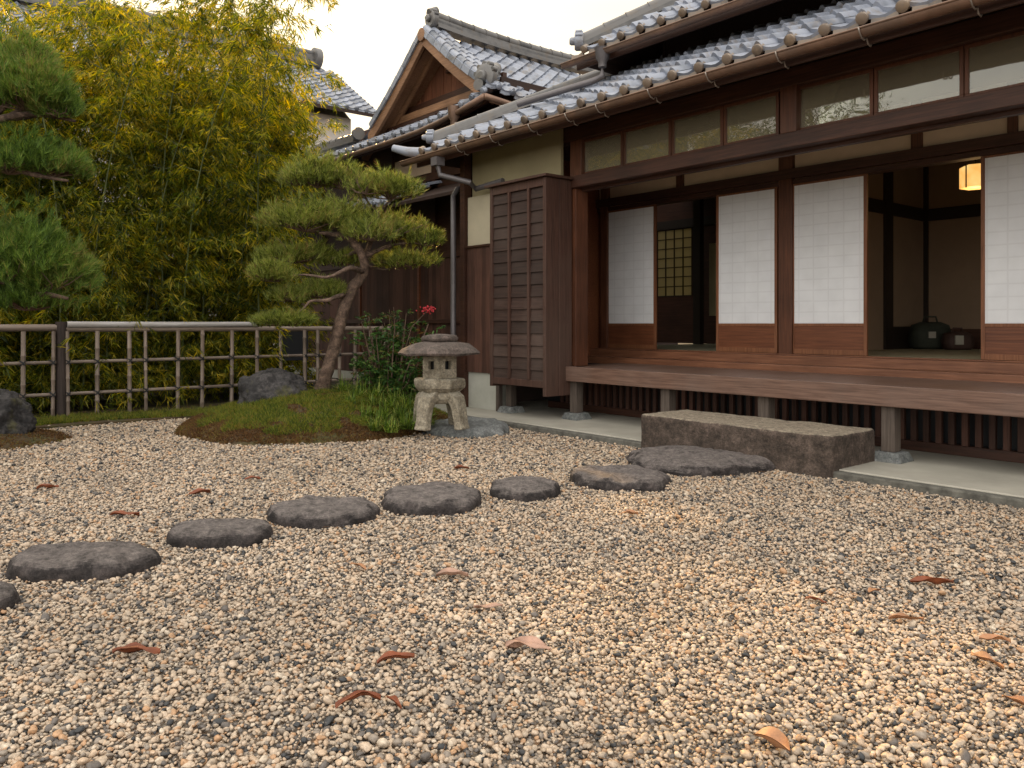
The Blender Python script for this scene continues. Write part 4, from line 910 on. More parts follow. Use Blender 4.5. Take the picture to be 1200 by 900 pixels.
# ------------------------------------------------------------------ stone lantern
lc = atZ(515.5, 400, 7.75); lc.z = .05
lan = thing('stone_lantern', 'squat granite garden lantern with mushroom cap on splayed legs, beside the mound', 'lantern', tuple(lc))
yawL = math.atan2(rgt.y, rgt.x)
z0 = .095
for k in range(4):
    a = yawL+R(45+12)+k*math.pi/2; d = Vector((math.cos(a), math.sin(a), 0)); sd = Vector((-d.y, d.x, 0))
    s = MB(); path = [(.04,.325,.12,.20), (.13,.322,.115,.19), (.195,.285,.10,.165), (.225,.21,.09,.145), (.240,.13,.085,.135), (.252,.06,.085,.135), (.268,.0,.09,.145)]
    b0 = 0
    for (r_, z, tk, wd_) in path:
        nz_ = {0: (0,1), 1: (.15,1)}.get(path.index((r_, z, tk, wd_)), (.8,.5))
        ll = math.hypot(*nz_); nr, nzz = nz_[0]/ll, nz_[1]/ll
        if path.index((r_, z, tk, wd_)) >= 3: nr, nzz = 1, .1
        for i, j in ((-1,-1), (1,-1), (1,1), (-1,1)):
            p = lc+d*(r_+nr*j*tk/2)+sd*(i*wd_/2)+Vector((0,0,z0-.05+z+nzz*j*tk/2)); s.v.append(tuple(p))
    for q in range(len(path)-1):
        for i in range(4): j = (i+1) % 4; s.f.append((q*4+i, q*4+j, q*4+4+j, q*4+4+i))
    s.f += [(0,1,2,3), tuple(len(s.v)-4+i for i in (3,2,1,0))]
    o = part('leg', s, LANT, lan, bevel=.014)
hub = MB().lathe([(.15,.28), (.20,.33), (.205,.375), (.17,.395)], lc+Vector((0,0,0)), 6, rot=yawL, jit=.01); part('hub', hub, LANT, lan, bevel=.012)
zp = .455
part('platform', MB().lathe([(.14,zp-.065), (.205,zp-.035), (.25,zp), (.258,zp+.03), (.255,zp+.075), (.235,zp+.092)], lc+Vector((0,0,-.02)), 6, rot=yawL+.0, jit=.012), LANT, lan, bevel=.012)
zb = zp+.072; hb = .235; fb = MB(); rb = .185; yawF = yawL+R(34)
# hexagonal firebox with real window openings
cor = [lc+Vector((math.cos(yawF+i*math.pi/3)*rb, math.sin(yawF+i*math.pi/3)*rb, 0)) for i in range(6)]
for i in range(6):
    a, b2 = cor[i], cor[(i+1) % 6]; mid = (a+b2)/2; nrm = (mid-lc); nrm.z = 0; nrm.normalize(); d = (b2-a)/(b2-a).length; L = (b2-a).length
    def wallbox(u0, u1, v0, v1):
        p = [a+d*u0, a+d*u1, a+d*u1-nrm*.05, a+d*u0-nrm*.05]
        fb.poly([q+Vector((0,0,zb+v0)) for q in p], (0,0,v1-v0))
    w0, w1, h0, h1 = L*.33, L*.67, .085, .165
    wallbox(0, w0, 0, hb); wallbox(w1, L, 0, hb); wallbox(w0, w1, 0, h0); wallbox(w0, w1, h1, hb)
part('firebox', fb, LANT, lan)
part('firebox_core', MB().lathe([(.10,zb), (.10,zb+hb)], lc, 6, rot=yawF), BLACK, lan)
zc = zb+hb-.005
part('cap', MB().lathe([(.17,zc+.005), (.30,zc-.012), (.385,zc-.004), (.392,zc+.014), (.36,zc+.05), (.27,zc+.092), (.15,zc+.12)], lc, 30, rot=yawL, jit=.022), LANTCAP, lan, smooth=True, flat_angle=50)
part('finial', MB().lathe([(.14,zc+.112), (.172,zc+.125), (.178,zc+.15), (.155,zc+.178), (.08,zc+.188)], lc, 24, jit=.016), LANTCAP, lan, smooth=True, flat_angle=60)

# ------------------------------------------------------------------ foliage makers
def unit(a): return a/np.linalg.norm(a, axis=1, keepdims=True)
def leaves(C, D, Lg, Wd, roll=None):        # rhombic folded leaves; C base points, D directions
    n = len(C); D = unit(D); ref = np.tile([0,0,1.0], (n,1)); S = np.cross(D, ref); S += 1e-6; S = unit(S); Nn = np.cross(S, D)
    an = rng.normal(0, .7, n) if roll is None else roll; S = S*np.cos(an)[:,None]+Nn*np.sin(an)[:,None]; Nn = np.cross(S, D)
    Lg = Lg[:,None]; Wd = Wd[:,None]
    a = C; b_ = C+D*Lg*.38+S*Wd/2+Nn*Wd*.12; c = C+D*Lg-Nn*Lg*.10; d = C+D*Lg*.38-S*Wd/2+Nn*Wd*.12
    V = np.stack([a, b_, c, d], 1).reshape(-1, 3); F = np.arange(4*n).reshape(n, 4); return V, F
def needles(C, D, Lg, Wd):
    n = len(C); D = unit(D); S = unit(np.cross(D, rng.normal(0, 1, (n,3)))); a = C-S*Wd/2; b_ = C+S*Wd/2; c = C+D*Lg[:,None]
    V = np.stack([a, b_, c], 1).reshape(-1, 3); return V, np.arange(3*n).reshape(n, 3)
RG, FW = np.array(rgt), np.array(fwd)
def pad(c, rx, ry, rz, nt, nn=26, ln=.075, wd=.0042, under=-.25, tw=None, lobes=5):
    c = np.array(c); a = rng.uniform(0, 2*np.pi, nt*3); zz = rng.uniform(under, 1, nt*3)
    # lobed outline made of smaller domes
    lb = [(0,0,1.0)]+[(rng.uniform(-.75,.75), rng.uniform(-.7,.7), rng.uniform(.35,.6)) for _ in range(lobes)]
    pts = []
    for _ in range(nt):
        lx, ly, lr_ = lb[rng.integers(0, len(lb))]; an = rng.uniform(0, 2*np.pi); z = rng.uniform(under, 1); r = np.sqrt(max(0, 1-z*z))*rng.uniform(.55, 1.0)**.5
        dome = .75+.25*lr_
        pts.append((lx*(1-lr_*.6)+r*np.cos(an)*lr_, ly*(1-lr_*.6)+r*np.sin(an)*lr_, z*lr_**.7*rng.uniform(.55, 1.18)-(0 if lr_ > .9 else 0)))
    pts = np.array(pts); T = c+pts[:,0:1]*rx*RG+pts[:,1:2]*ry*FW+np.stack([0*pts[:,2], 0*pts[:,2], pts[:,2]*rz], 1)
    out = pts[:,0:1]*RG+pts[:,1:2]*FW; main = unit(out*.75+np.array([0,0,.95])+rng.normal(0, .30, (nt,3)))
    B = np.repeat(T, nn, 0); M = np.repeat(main, nn, 0)
    D = unit(M+rng.normal(0, .36, (len(B),3))); B = B+M*rng.uniform(-.045, .025, (len(B),1))-M*.02
    V, F = needles(B, D, rng.uniform(.7, 1.15, len(B))*ln, wd)
    twigs = MB(); hub_ = Vector(c)+Vector((0,0,-rz*.35))
    for k in rng.choice(nt, min(nt, tw or 26), replace=False):
        e = Vector(T[k]); mid = hub_.lerp(e, .5)+Vector((rng.normal(0,.03), rng.normal(0,.03), -.02)); twigs.tube([hub_, mid, e], [.010, .006, .003], 5, cap=False)
    return V, F, twigs
def make_pads(tree, specs, nmat, tmat):
    for (c, rx, ry, rz, nt, kw) in specs:
        V, F, tw = pad(c, rx, ry, rz, nt, **kw); p = npmesh('foliage_pad', V, F, nmat, tree); part('twigs', tw, tmat, p, smooth=True, fix=False)
NEED = leafmat('pine_needles', [(.0, (.035,.05,.012)), (.35, (.12,.155,.028)), (.7, (.26,.30,.055)), (.93, (.34,.33,.09)), (1., (.28,.16,.07))], .25, .5, nscale=3.0)
NEED2 = leafmat('dark_pine_needles', [(.0, (.025,.050,.010)), (.4, (.085,.155,.026)), (.85, (.19,.28,.045)), (1., (.28,.21,.07))], .22, .5, nscale=2.0)
# centre pine
ZP = 9.0
def pp(px, py, dz=0): return atZ(px, py, ZP+dz)
pine = thing('garden_pine', 'leaning cloud-pruned pine with flat layered pads, rising from the mossy mound', 'pine tree', tuple(Vector((pp(374,466).x, pp(374,466).y, .2))))
tp = [pp(374,474), pp(380,447), pp(392,404), pp(402,367), pp(413,338,.05), pp(425,321,.05), pp(427,307), pp(421,293,-.05), pp(410,280,-.05), pp(393,275,-.1), pp(374,273,-.2)]
tr_ = [.100,.076,.070,.066,.062,.055,.051,.046,.040,.028,.014]
def smooth_path(P, Rr, k=4):
    P = [Vector(p) for p in P]; out, ro = [], []
    for i in range(len(P)-1):
        p0, p1, p2, p3 = P[max(i-1,0)], P[i], P[i+1], P[min(i+2, len(P)-1)]
        for j in range(k):
            t = j/k; out.append(.5*((2*p1)+(p2-p0)*t+(2*p0-5*p1+4*p2-p3)*t*t+(3*p1-p0-3*p2+p3)*t**3)); ro.append(Rr[i]*(1-t)+Rr[i+1]*t)
    out.append(P[-1]); ro.append(Rr[-1]); return out, ro
a_, b_ = smooth_path(tp, tr_, 6)
trunk = part('trunk', MB().tube(a_, b_, 16, rough=.28), BARK, pine, smooth=True)
for P_, r0 in (([pp(424,318), pp(410,314,-.2), pp(397,320,-.3), pp(382,325,-.35), pp(357,322,-.3), pp(335,324,-.3)], .032),
               ([pp(404,345), pp(394,348,-.15), pp(383,352,-.25), pp(364,353,-.3), pp(355,362,-.35), pp(340,372,-.4)], .030),
               ([pp(427,300), pp(440,295,.1), pp(457,288,.2), pp(480,285,.3), pp(505,288,.35)], .028),
               ([pp(425,310), pp(437,313,.2), pp(452,316,.3), pp(470,310,.3)], .016),
               ([pp(427,302), pp(436,280,.15), pp(443,252,.2), pp(432,238,.2), pp(425,225,.1)], .034),
               ([pp(443,252,.2), pp(450,242,.25), pp(461,232,.3), pp(468,222,.3)], .020),
               ([pp(421,293,-.05), pp(405,300,.1), pp(385,303,.2), pp(350,300,.25)], .026),
               ([pp(411,280,-.05), pp(400,262,.1), pp(388,240,.15), pp(380,218,.1)], .030)):
    a_, b_ = smooth_path(P_, [r0*(1-.8*i/(len(P_)-1)) for i in range(len(P_))], 4); part('branch', MB().tube(a_, b_, 9, rough=.2), BARK, trunk, smooth=True)
ppm = ZP/940
def S_(px, py, w_, h_, nt, dz=0, ry=.85, **kw): return (pp(px, py+h_*.35, dz), w_*ppm, w_*ppm*ry, h_*ppm*1.75, int(nt*1.35), dict(dict(nn=22, ln=.088, wd=.0058), **kw))
make_pads(pine, [S_(372,203,44,18,330,.1), S_(345,207,20,10,110,.1), S_(402,206,30,16,170,.15), S_(456,217,44,17,330,.2), S_(428,214,22,14,120,0),
                 S_(358,254,58,18,420,-.1), S_(400,250,38,18,260,0), S_(455,264,52,16,380,.2), S_(498,276,24,12,150,.3), S_(432,268,34,14,200,-.2),
                 S_(346,296,54,13,360,.25), S_(400,302,30,9,130,.2), S_(478,303,44,10,260,.35), S_(322,318,31,12,230,-.3), S_(368,338,48,11,300,.1), S_(338,345,30,8,120,-.2), S_(334,373,40,8,230,-.35)], NEED, TWIG)
# left pine: trunk outside the picture, pads reaching in
ZL = 7.0
def pl(px, py, dz=0): return atZ(px, py, ZL+dz)
pine2 = thing('garden_pine', 'dark green pine with big rounded pads reaching in from the left edge', 'pine tree', tuple(Vector((pl(-110,480).x, pl(-110,480).y, .05))))
a_, b_ = smooth_path([pl(-115,520,.1), pl(-100,430), pl(-120,330,.1), pl(-95,230), pl(-70,160), pl(-60,110), pl(-50,60)], [.16,.14,.125,.11,.085,.06,.03], 5); t2 = part('trunk', MB().tube(a_, b_, 16, rough=.2), BARK, pine2, smooth=True)
for P_, r0 in (([pl(-68,150), pl(-20,146), pl(10,137,-.1), pl(40,134), pl(70,138,.1), pl(88,142,.1)], .045), ([pl(10,137,-.1), pl(25,128), pl(45,120,.1), pl(60,112)], .024), ([pl(-20,146), pl(0,130), pl(8,112), pl(2,96)], .026),
               ([pl(8,137), pl(18,140,.1), pl(45,136,.2), pl(60,128,.2)], .018), ([pl(-10,140), pl(14,118), pl(24,100)], .02),
               ([pl(-95,230), pl(-40,205), pl(10,198), pl(40,205), pl(80,212)], .045), ([pl(-105,330), pl(-50,345), pl(0,350), pl(50,345), pl(80,350)], .055)):
    a_, b_ = smooth_path(P_, [r0*(1-.75*i/(len(P_)-1)) for i in range(len(P_))], 4); part('branch', MB().tube(a_, b_, 9, rough=.2), BARK, t2, smooth=True)
pm2 = ZL/940
def S2(px, py, w_, h_, nt, dz=0, **kw):
    k = dict(nn=34, ln=.092, wd=.0046); k.update(kw); return (pl(px, py+h_*.3, dz), w_*pm2, w_*pm2*.8, h_*pm2*1.55, nt, k)
make_pads(pine2, [S2(0,62,62,26,700), S2(-40,100,70,34,500), S2(30,104,62,30,900), S2(66,122,30,16,300), S2(10,182,84,26,900), S2(62,192,46,18,450,.1), S2(-40,190,60,28,400),
                  S2(5,292,92,48,1500), S2(58,315,58,34,800,.1), S2(-50,300,70,50,500), S2(30,345,70,22,500,.2)], NEED2, TWIG)

# ------------------------------------------------------------------ bamboo grove
BLEAF = leafmat('bamboo_leaves', [(.0, (.022,.040,.006)), (.3, (.085,.11,.014)), (.65, (.22,.22,.026)), (1., (.50,.37,.045))], .62, .45, nscale=.5)
def bamboo_variant(k, H, loc, dense=1.0, lo=.12):
    rs_ = random.Random(100+k); root = thing('bamboo', 'slender leafy bamboo in the dense grove behind the fence', 'bamboo', loc, 'bamboo of the grove behind the fence')
    lean = Vector((rs_.uniform(-.1,.1), rs_.uniform(-.1,.1), 0)); az = rs_.uniform(0, 6.28); bend = rs_.uniform(.3, 1.0)
    P_, Rr = [], []
    def pos(t): return Vector(loc)+lean*H*t+Vector((math.cos(az), math.sin(az), 0))*bend*t**3+Vector((0,0,H*t-.12*bend*t**4*H*.3))
    nn = 22
    for i in range(nn+1):
        t = i/nn; P_.append(pos(t)); Rr.append(.017*(1-.85*t)+.002)
    culm = part('culm', MB().tube(P_, Rr, 6), CULM, root, smooth=True, fix=False)
    C, D = [], []; tw = MB()
    for i in range(1, nn+1):
        t = i/nn
        if t < lo: continue
        p = pos(t); nb = int(rs_.choice((2,3,3,4))*dense+.5)
        for q in range(nb):
            a = rs_.uniform(0, 6.28); L = rs_.uniform(.35, .85)*(1.1-.55*t); up = rs_.uniform(.1, .7)
            d = Vector((math.cos(a), math.sin(a), up)); e1 = p+d*L*.5; e2 = p+Vector((math.cos(a), math.sin(a), 0))*L+Vector((0,0,up*L*.35-.12*L))
            tw.tube([p, e1, e2], [.004, .003, .002], 3, cap=False)
            for s_ in range(10):
                u = .25+.75*(s_+rs_.random())/7; c = (p.lerp(e1, u*2) if u < .5 else e1.lerp(e2, u*2-1)); c = c+Vector((rs_.gauss(0,.05), rs_.gauss(0,.05), rs_.gauss(0,.05)))
                ba = a+rs_.gauss(0,.8)
                for _ in range(rs_.choice((5,6,7,8))):
                    aa = ba+rs_.gauss(0,.75); C.append(c+Vector((rs_.gauss(0,.02),)*1+(rs_.gauss(0,.02), rs_.gauss(0,.02)))); D.append((math.cos(aa), math.sin(aa), rs_.gauss(-.75,.45)))
    C = np.array([tuple(c) for c in C]); D = np.array(D); n_ = len(C)
    V, F = leaves(C, D, rng.uniform(.09,.18,n_), rng.uniform(.012,.020,n_)); f = npmesh('foliage', V, F, BLEAF, root); part('twigs', tw, CULM, f, fix=False)
    return root, (lambda: None), n_
protos = []; tot = 0
for k in range(9):
    H = (4.9, 5.4, 5.1, 5.7, 4.4, 6.4, 5.5, 3.4, 2.6)[k]
    r_, _, n_ = bamboo_variant(k, H, (-12-.2*k, 1.0+.3*k, 0), lo=.03 if H < 6 else .2); protos.append(r_); tot += n_
print('bamboo leaves per set', tot)
def children_of(o): return [c for c in kids if c.parent == o]
kids = [o for o in col.objects if o.parent is not None]
def dup(root, loc, rz, s=1.0, label=None):
    r = root.copy(); col.objects.link(r); r.location = loc; r.rotation_euler = (0,0,rz); r.scale = (s,s,s)
    if label: r['label'] = label; del r['group']
    for c in children_of(root):
        c2 = c.copy(); col.objects.link(c2); c2.parent = r
        for g in children_of(c): g2 = g.copy(); col.objects.link(g2); g2.parent = c2
    return r
rb = random.Random(5); spots = []
tries = 0
while len(spots) < 215 and tries < 30000:
    tries += 1; x = -11.15-3.4*rb.random()**1.3; y = rb.uniform(-7, 6.3)
    if y > .452*abs(x)-.25 or y > 6.2: continue
    if min([9]+[math.hypot(x-a, y-b2) for a, b2 in spots]) < .25: continue
    spots.append((x, y))
for i, (x, y) in enumerate(spots):
    k = i % 9 if i < 9 else rb.choice((0,1,2,3,4,4,6,7,8))
    if i >= 9 and x < -12.6: k = rb.choice((0,1,2,3,4,6))
    if i < 9: protos[i].location = (x, y, 0)
    else: dup(protos[k], (x, y, 0), rb.uniform(0, 6.28), rb.uniform(.9, 1.1))
# a few tall airy ones standing above the rest
pt = atZ(92, 400, 12.2); r_, _, _ = bamboo_variant(31, 8.2, (pt.x, pt.y, 0), .35, .55); r_['label'] = 'tall bare bamboo culm standing clear above the grove at the left'; del r_['group']
for px, D_, s in ((180, 12.6, 1.18), (205, 12.2, 1.1), (292, 12.8, 1.2), (312, 13.4, 1.12), (270, 13.0, 1.1), (160, 13.0, 1.05)):
    q = atZ(px, 400, D_); dup(protos[5], (q.x, q.y, 0), rb.uniform(0, 6.28), s)

# ------------------------------------------------------------------ broadleaf trees on the far side of the courtyard (seen in the window reflections)
TLEAF = leafmat('tree_leaves', [(.0, (.03,.05,.012)), (.5, (.08,.12,.025)), (1., (.16,.18,.04))], .3, .5)
for (tx, ty, th_), lab in (((-13.5,-11,9.0), 'tall leafy tree across the courtyard, reflected in the transom windows'), ((-19,-15,9.5), 'farther leafy tree beyond the courtyard corner')):
    gt_ = thing('garden_tree', lab, 'tree', (tx, ty, 0)); part('trunk', MB().tube([(tx,ty,-.02), (tx+.1,ty,2.5), (tx-.1,ty+.1,5.5), (tx,ty,th_-1)], [.2,.16,.1,.03], 12, rough=.2), BARK, gt_, smooth=True)
    m_ = MB(); C = []
    for k in range(70):
        a = rng.uniform(0, 6.28); z = rng.uniform(2.8, th_-.3); rr_ = 2.4*math.sqrt(max(.05, 1-((z-th_*.58)/(th_*.45))**2))*rng.uniform(.5, 1); q = Vector((tx+math.cos(a)*rr_, ty+math.sin(a)*rr_, z)); m_.tube([(tx, ty, z-.9), q], [.04,.01], 5, cap=False)
        C.append(np.array(q)+rng.normal(0, .36, (230,3)))
    part('limbs', m_, BARK, gt_, fix=False); C = np.concatenate(C); V, F = leaves(C, rng.normal(0,1,C.shape), rng.uniform(.08,.13,len(C)), rng.uniform(.05,.07,len(C))); npmesh('crown', V, F, TLEAF, gt_)

# ------------------------------------------------------------------ shrub, grasses, moss
SHRUB = leafmat('shrub_leaves', [(.0, (.02,.045,.014)), (.4, (.045,.11,.026)), (.8, (.10,.18,.04)), (1., (.17,.09,.03))], .25, .4, nscale=3)
sh = atZ(455, 400, 9.35); sh.z = 0
shrub = thing('nandina_shrub', 'dense dark green shrub with a red berry cluster, between pine and lantern', 'shrub', tuple(sh))
C, D = [], []; stems = MB()
for k in range(85):
    a = rng.uniform(0, 6.28); r_ = rng.uniform(.0, .56); top = sh+Vector((math.cos(a)*r_*1.05, math.sin(a)*r_*.9, rng.uniform(.45, 1.32)-r_*.35))
    base = sh+Vector((math.cos(a)*.12, math.sin(a)*.12, 0)); mid = base.lerp(top, .5)+Vector((0,0,.1)); stems.tube([base, mid, top], [.011,.008,.004], 5, cap=False)
    for q in range(9):
        t = .2+.80*rng.random(); c = base.lerp(top, t); aa = rng.uniform(0, 6.28); tip = c+Vector((math.cos(aa), math.sin(aa), rng.uniform(-.1,.5)))*rng.uniform(.10,.24)
        for _ in range(15):
            u = rng.random()**.6; C.append(tuple(c.lerp(tip, u))); ab = aa+rng.normal(0,.9); D.append((math.cos(ab), math.sin(ab), rng.normal(-.05,.4)))
C = np.array(C); D = np.array(D); V, F = leaves(C, D, rng.uniform(.045,.085,len(C)), rng.uniform(.016,.028,len(C)))
st_ = part('stems', stems, TWIG, shrub, smooth=True, fix=False); npmesh('foliage', V, F, SHRUB, shrub)
bc = atZ(502, 363, 9.2); m_ = MB()
for k in range(55):
    q = bc+Vector(tuple(rng.normal(0, 1, 3)*(.045,.04,.022))); m_.lathe([(.003,-.009),(.009,-.004),(.009,.004),(.003,.009)], q, 6)
part('berry_cluster', m_, plain('red_berries', (.45,.03,.04), .35, 8, .2), shrub, smooth=True)
m_ = MB(); m_.tube([sh+Vector((.1,.1,.6)), bc+Vector((-.2,-.1,-.2)), bc], [.008,.006,.004], 5); part('berry_stem', m_, TWIG, shrub)

MOSSG = leafmat('green_moss_tufts', [(.0, (.03,.045,.008)), (.4, (.10,.135,.018)), (.8, (.20,.205,.028)), (1., (.22,.14,.035))], .3, .7, nscale=6)
MOSSB = leafmat('brown_moss_tufts', [(.0, (.045,.022,.010)), (.45, (.11,.050,.020)), (.8, (.17,.095,.030)), (1., (.14,.13,.028))], .15, .8, nscale=2.0)
GRASS = leafmat('long_grass_blades', [(.0, (.03,.055,.010)), (.4, (.08,.135,.02)), (.8, (.17,.24,.035)), (1., (.30,.29,.08))], .3, .45, nscale=3)
def tufts(name, pts, mat, ln, wd, spread, label):
    B = np.repeat(pts, 6, 0)+rng.normal(0, .006, (len(pts)*6, 3))*(1,1,0); D = np.stack([rng.normal(0, spread, len(B)), rng.normal(0, spread, len(B)), np.ones(len(B))], 1)
    V, F = needles(B, D, rng.uniform(.5, 1.2, len(B))*ln, wd); o = npmesh(name, V, F, mat); struct(o, 'stuff', label)
gp, bp_ = [], []
while len(gp) < 12000:
    u, v = rng.uniform(-1,1), rng.uniform(-1,1); p = MC+rgt*u*MRa+fwd*v*MRb; r_ = mound_r(p)
    if r_ > 1.0: continue
    edge = .84+.14*noise.noise(Vector((p.x*2.5, p.y*2.5, 1)))
    if (r_ < edge or (v > .2 and r_ < .97)) and not (noise.noise(Vector((p.x*4.5, p.y*4.5, 7))) > .28): gp.append((p.x, p.y, mound_z(r_)-.005))
    elif rng.random() < .999: bp_.append((p.x, p.y, mound_z(r_)-.005))
k_ = 0
while k_ < 5200:
    a = rng.uniform(0, 6.28); rr_ = rng.uniform(.78, 1.03); p = MC+rgt*(math.cos(a)*MRa*rr_)+fwd*(math.sin(a)*MRb*rr_); r_ = mound_r(p)
    if r_ < .74 or r_ > 1.01 or math.sin(a) > .45: continue
    bp_.append((p.x, p.y, mound_z(r_)-.004)); k_ += 1
for _ in range(3600):
    a = rng.uniform(0, 6.28); rr_ = math.sqrt(rng.random())*1.0; p = LC+rgt*(math.cos(a)*LRa*rr_)+fwd*(math.sin(a)*LRb*rr_); r_ = lmound_r(p)
    if r_ < 1: bp_.append((p.x, p.y, lmound_z(r_)-.004))
for _ in range(9000):
    y = rng.uniform(-1.5, 5.6); x = -9.62-abs(rng.normal(0, .36)); 
    if x > -10.7: (gp if rng.random() < .85 else bp_).append((x+.12*math.sin(y*2.3), y, .02))
tufts('green_moss', np.array(gp), MOSSG, .058, .009, .8, 'bright green moss on the mound and along the fence foot')
tufts('brown_moss', np.array(bp_), MOSSB, .028, .008, 1.0, 'reddish brown moss round the mound edges')
def grass_clump(px, D_, z, n, ln, label, grp):
    c = atZ(px, 400, D_); c.z = z; n_ = n; a = rng.uniform(0, 6.28, n_); sp = np.abs(rng.normal(0, 1.35, n_)); L = rng.uniform(.5, 1.1, n_)*ln
    base = np.array(c)+np.stack([rng.normal(0,.03,n_), rng.normal(0,.03,n_), np.zeros(n_)], 1); dirv = np.stack([np.cos(a), np.sin(a), np.zeros(n_)], 1); side = np.stack([-np.sin(a), np.cos(a), np.zeros(n_)], 1)
    rows = []
    for t in (0, .33, .66, 1.0):
        p = base+dirv*(L*sp*.75*t**1.3)[:,None]+np.array([0,0,1.])*(L*(t-.42*np.minimum(sp,1.3)*t**2.2))[:,None]; w_ = .0065*(1-.85*t**1.5); rows += [p-side*w_, p+side*w_]
    V = np.stack(rows, 1).reshape(-1, 3); k = np.arange(n_)[:,None]*8; F = np.concatenate([k+np.array([[0,1,3,2]]), k+np.array([[2,3,5,4]]), k+np.array([[4,5,7,6]])], 0)
    o = npmesh('grass_clump', V, F, GRASS); tag(o, label, 'grass clump', grp)
gsp = [(440,7.65,.08),(458,7.6,.07),(474,7.75,.08),(490,7.8,.07),(428,7.9,.13),(448,7.95,.14),(468,8.05,.13),(486,8.1,.10),(436,8.3,.20),(456,8.35,.20),(476,8.4,.16),(418,8.6,.26),(440,8.7,.24),(462,8.75,.2),(402,8.9,.30),(424,9.0,.25),(484,8.5,.10),(499,8.2,.07),(410,8.25,.24),(497,7.95,.06)]
for px, D_, z in gsp: grass_clump(px, D_, z, 85, .20 if D_ < 8.4 else .27, 'arching bright green grass clump on the mound beside the lantern', 'grass clumps beside the lantern')

# ------------------------------------------------------------------ fallen leaves
def leaf_m(name, c): return plain(name, c, .55, 14, .35, bmp=.2, alt=tuple(k*.5 for k in c), altamt=.5)
RUST = leaf_m('rust_leaf', (.20,.055,.02)); TANL = leaf_m('tan_leaf', (.36,.18,.09)); PINKL = leaf_m('pale_leaf', (.36,.22,.16))
def fallen(px, py, lpx, ang, mat, label, curl=.5, wr=.34, tilt=0.0):
    D_ = 940*(EYE-.02)/(py-379); c = atZ(px, py, D_); c.z = .018; L = lpx*D_/940; s = MB(); n1, n2 = 9, 5; d = rgt*math.cos(ang)+fwd*math.sin(ang); sd = -rgt*math.sin(ang)+fwd*math.cos(ang)
    for side in (0, 1):
        for i in range(n1+1):
            t = i/n1; wv = wr*L*(math.sin(math.pi*min(1, t*1.02+.02))**.7)*(1-.25*t)
            for j in range(n2+1):
                v = (j/n2-.5); u = (t-.5)*L
                z = .006+curl*L*.42*(.25-(t-.5)**2)+abs(v)*wv*.8*(.5+curl)+.16*L*noise.noise(Vector((t*2.4, v*2.4, px*1.37)))+tilt*u
                p = c+d*u+sd*(v*wv*.85)+Vector((0,0,z-side*.0022)); s.v.append(tuple(p))
    K = (n1+1)*(n2+1)
    for i in range(n1):
        for j in range(n2):
            q = i*(n2+1)+j; s.f.append((q, q+1, q+n2+2, q+n2+1)); s.f.append((K+q, K+q+n2+1, K+q+n2+2, K+q+1))
    tag(part('fallen_leaf', s, mat, smooth=True, fix=False), label, 'leaf', 'dry leaves fallen on the gravel')
fallen(160,765,54,.1,RUST,'dark rust leaf on gravel below the nearest full stepping stone',.25)
fallen(464,774,46,.45,RUST,'curled rust leaf just above the broken pair of leaves',.7,.28)
fallen(420,825,56,.55,RUST,'long curled rust leaf, left one of a touching pair',.8,.28)
fallen(462,825,34,-.9,RUST,'short rust leaf leaning down right, right one of a touching pair',.5,.3)
fallen(619,759,54,-.2,PINKL,'pale pinkish tan leaf lying alone in the middle foreground',.3,.32)
fallen(530,674,38,.1,PINKL,'faint pale leaf below the broad middle stepping stone',.2,.45)
fallen(905,872,52,-1.0,TANL,'big folded tan leaf at the bottom edge of the picture',.35,.75)
fallen(1092,683,50,-.05,RUST,'long brown leaf on gravel right of centre, topmost of the right group',.3,.28)
fallen(1062,726,40,-.1,TANL,'light tan leaf below the long brown one',.25,.3)
fallen(1157,776,42,-1.2,TANL,'upright orange tan leaf near the right edge',.3,.42)
fallen(1166,751,34,-.2,TANL,'small tan leaf close above the upright orange one',.2,.35)
fallen(956,704,24,-.6,RUST,'tiny dark brown leaf left of the right group',.3,.3)
fallen(1025,694,18,.3,TANL,'small round tan leaf left of the long brown one',.2,.8)
fallen(146,604,34,.1,RUST,'rusty leaf above the gap of second and third stepping stones',.3,.3)
fallen(234,578,24,.3,RUST,'small rusty leaf on gravel before the brown moss edge',.3,.3)
fallen(56,572,26,.0,RUST,'rusty leaf alone on the far left gravel',.3,.3)
fallen(296,561,18,.3,RUST,'tiny rusty leaf farthest back near the mound edge',.3,.35)
fallen(541,549,18,.0,RUST,'tiny orange leaf behind the broad middle stepping stone',.3,.4)
fallen(738,602,20,.0,TANL,'tiny tan leaf below the stone with the pointed tip',.3,.4)
fallen(420,665,26,-.6,TANL,'pale orange leaf right of the smooth oval stone, below it',.2,.4)
fallen(572,712,34,.1,PINKL,'pale leaf above the lone pinkish tan leaf',.2,.3)
fallen(1195,825,40,-1.0,TANL,'tan leaf half cut by the right edge',.3,.35)

# dry pine needles and bits of twig scattered over the gravel
nl = 900; lat = rng.uniform(-1, 1, nl); Zl = 1.7+8*rng.random(nl)**1.2; lat = lat*.68*Zl; q = np.stack([-CT*Zl+ST*lat, ST*Zl+CT*lat, rng.uniform(.012, .020, nl)], 1); q = q[(q[:,1] < 5.2) & (q[:,0] > -9.0)]
rr1 = np.array([mound_r(p) > 1.05 for p in q]); q = q[rr1]; a = rng.uniform(0, 6.28, len(q)); V, F = needles(q, np.stack([np.cos(a), np.sin(a), rng.normal(0,.08,len(q))], 1), rng.uniform(.03, .085, len(q)), .0028)
struct(npmesh('needle_litter', V, F, plain('dry_needles', (.16,.085,.04), .8, 30, .4)), 'stuff', 'thin dry pine needles scattered on the gravel')
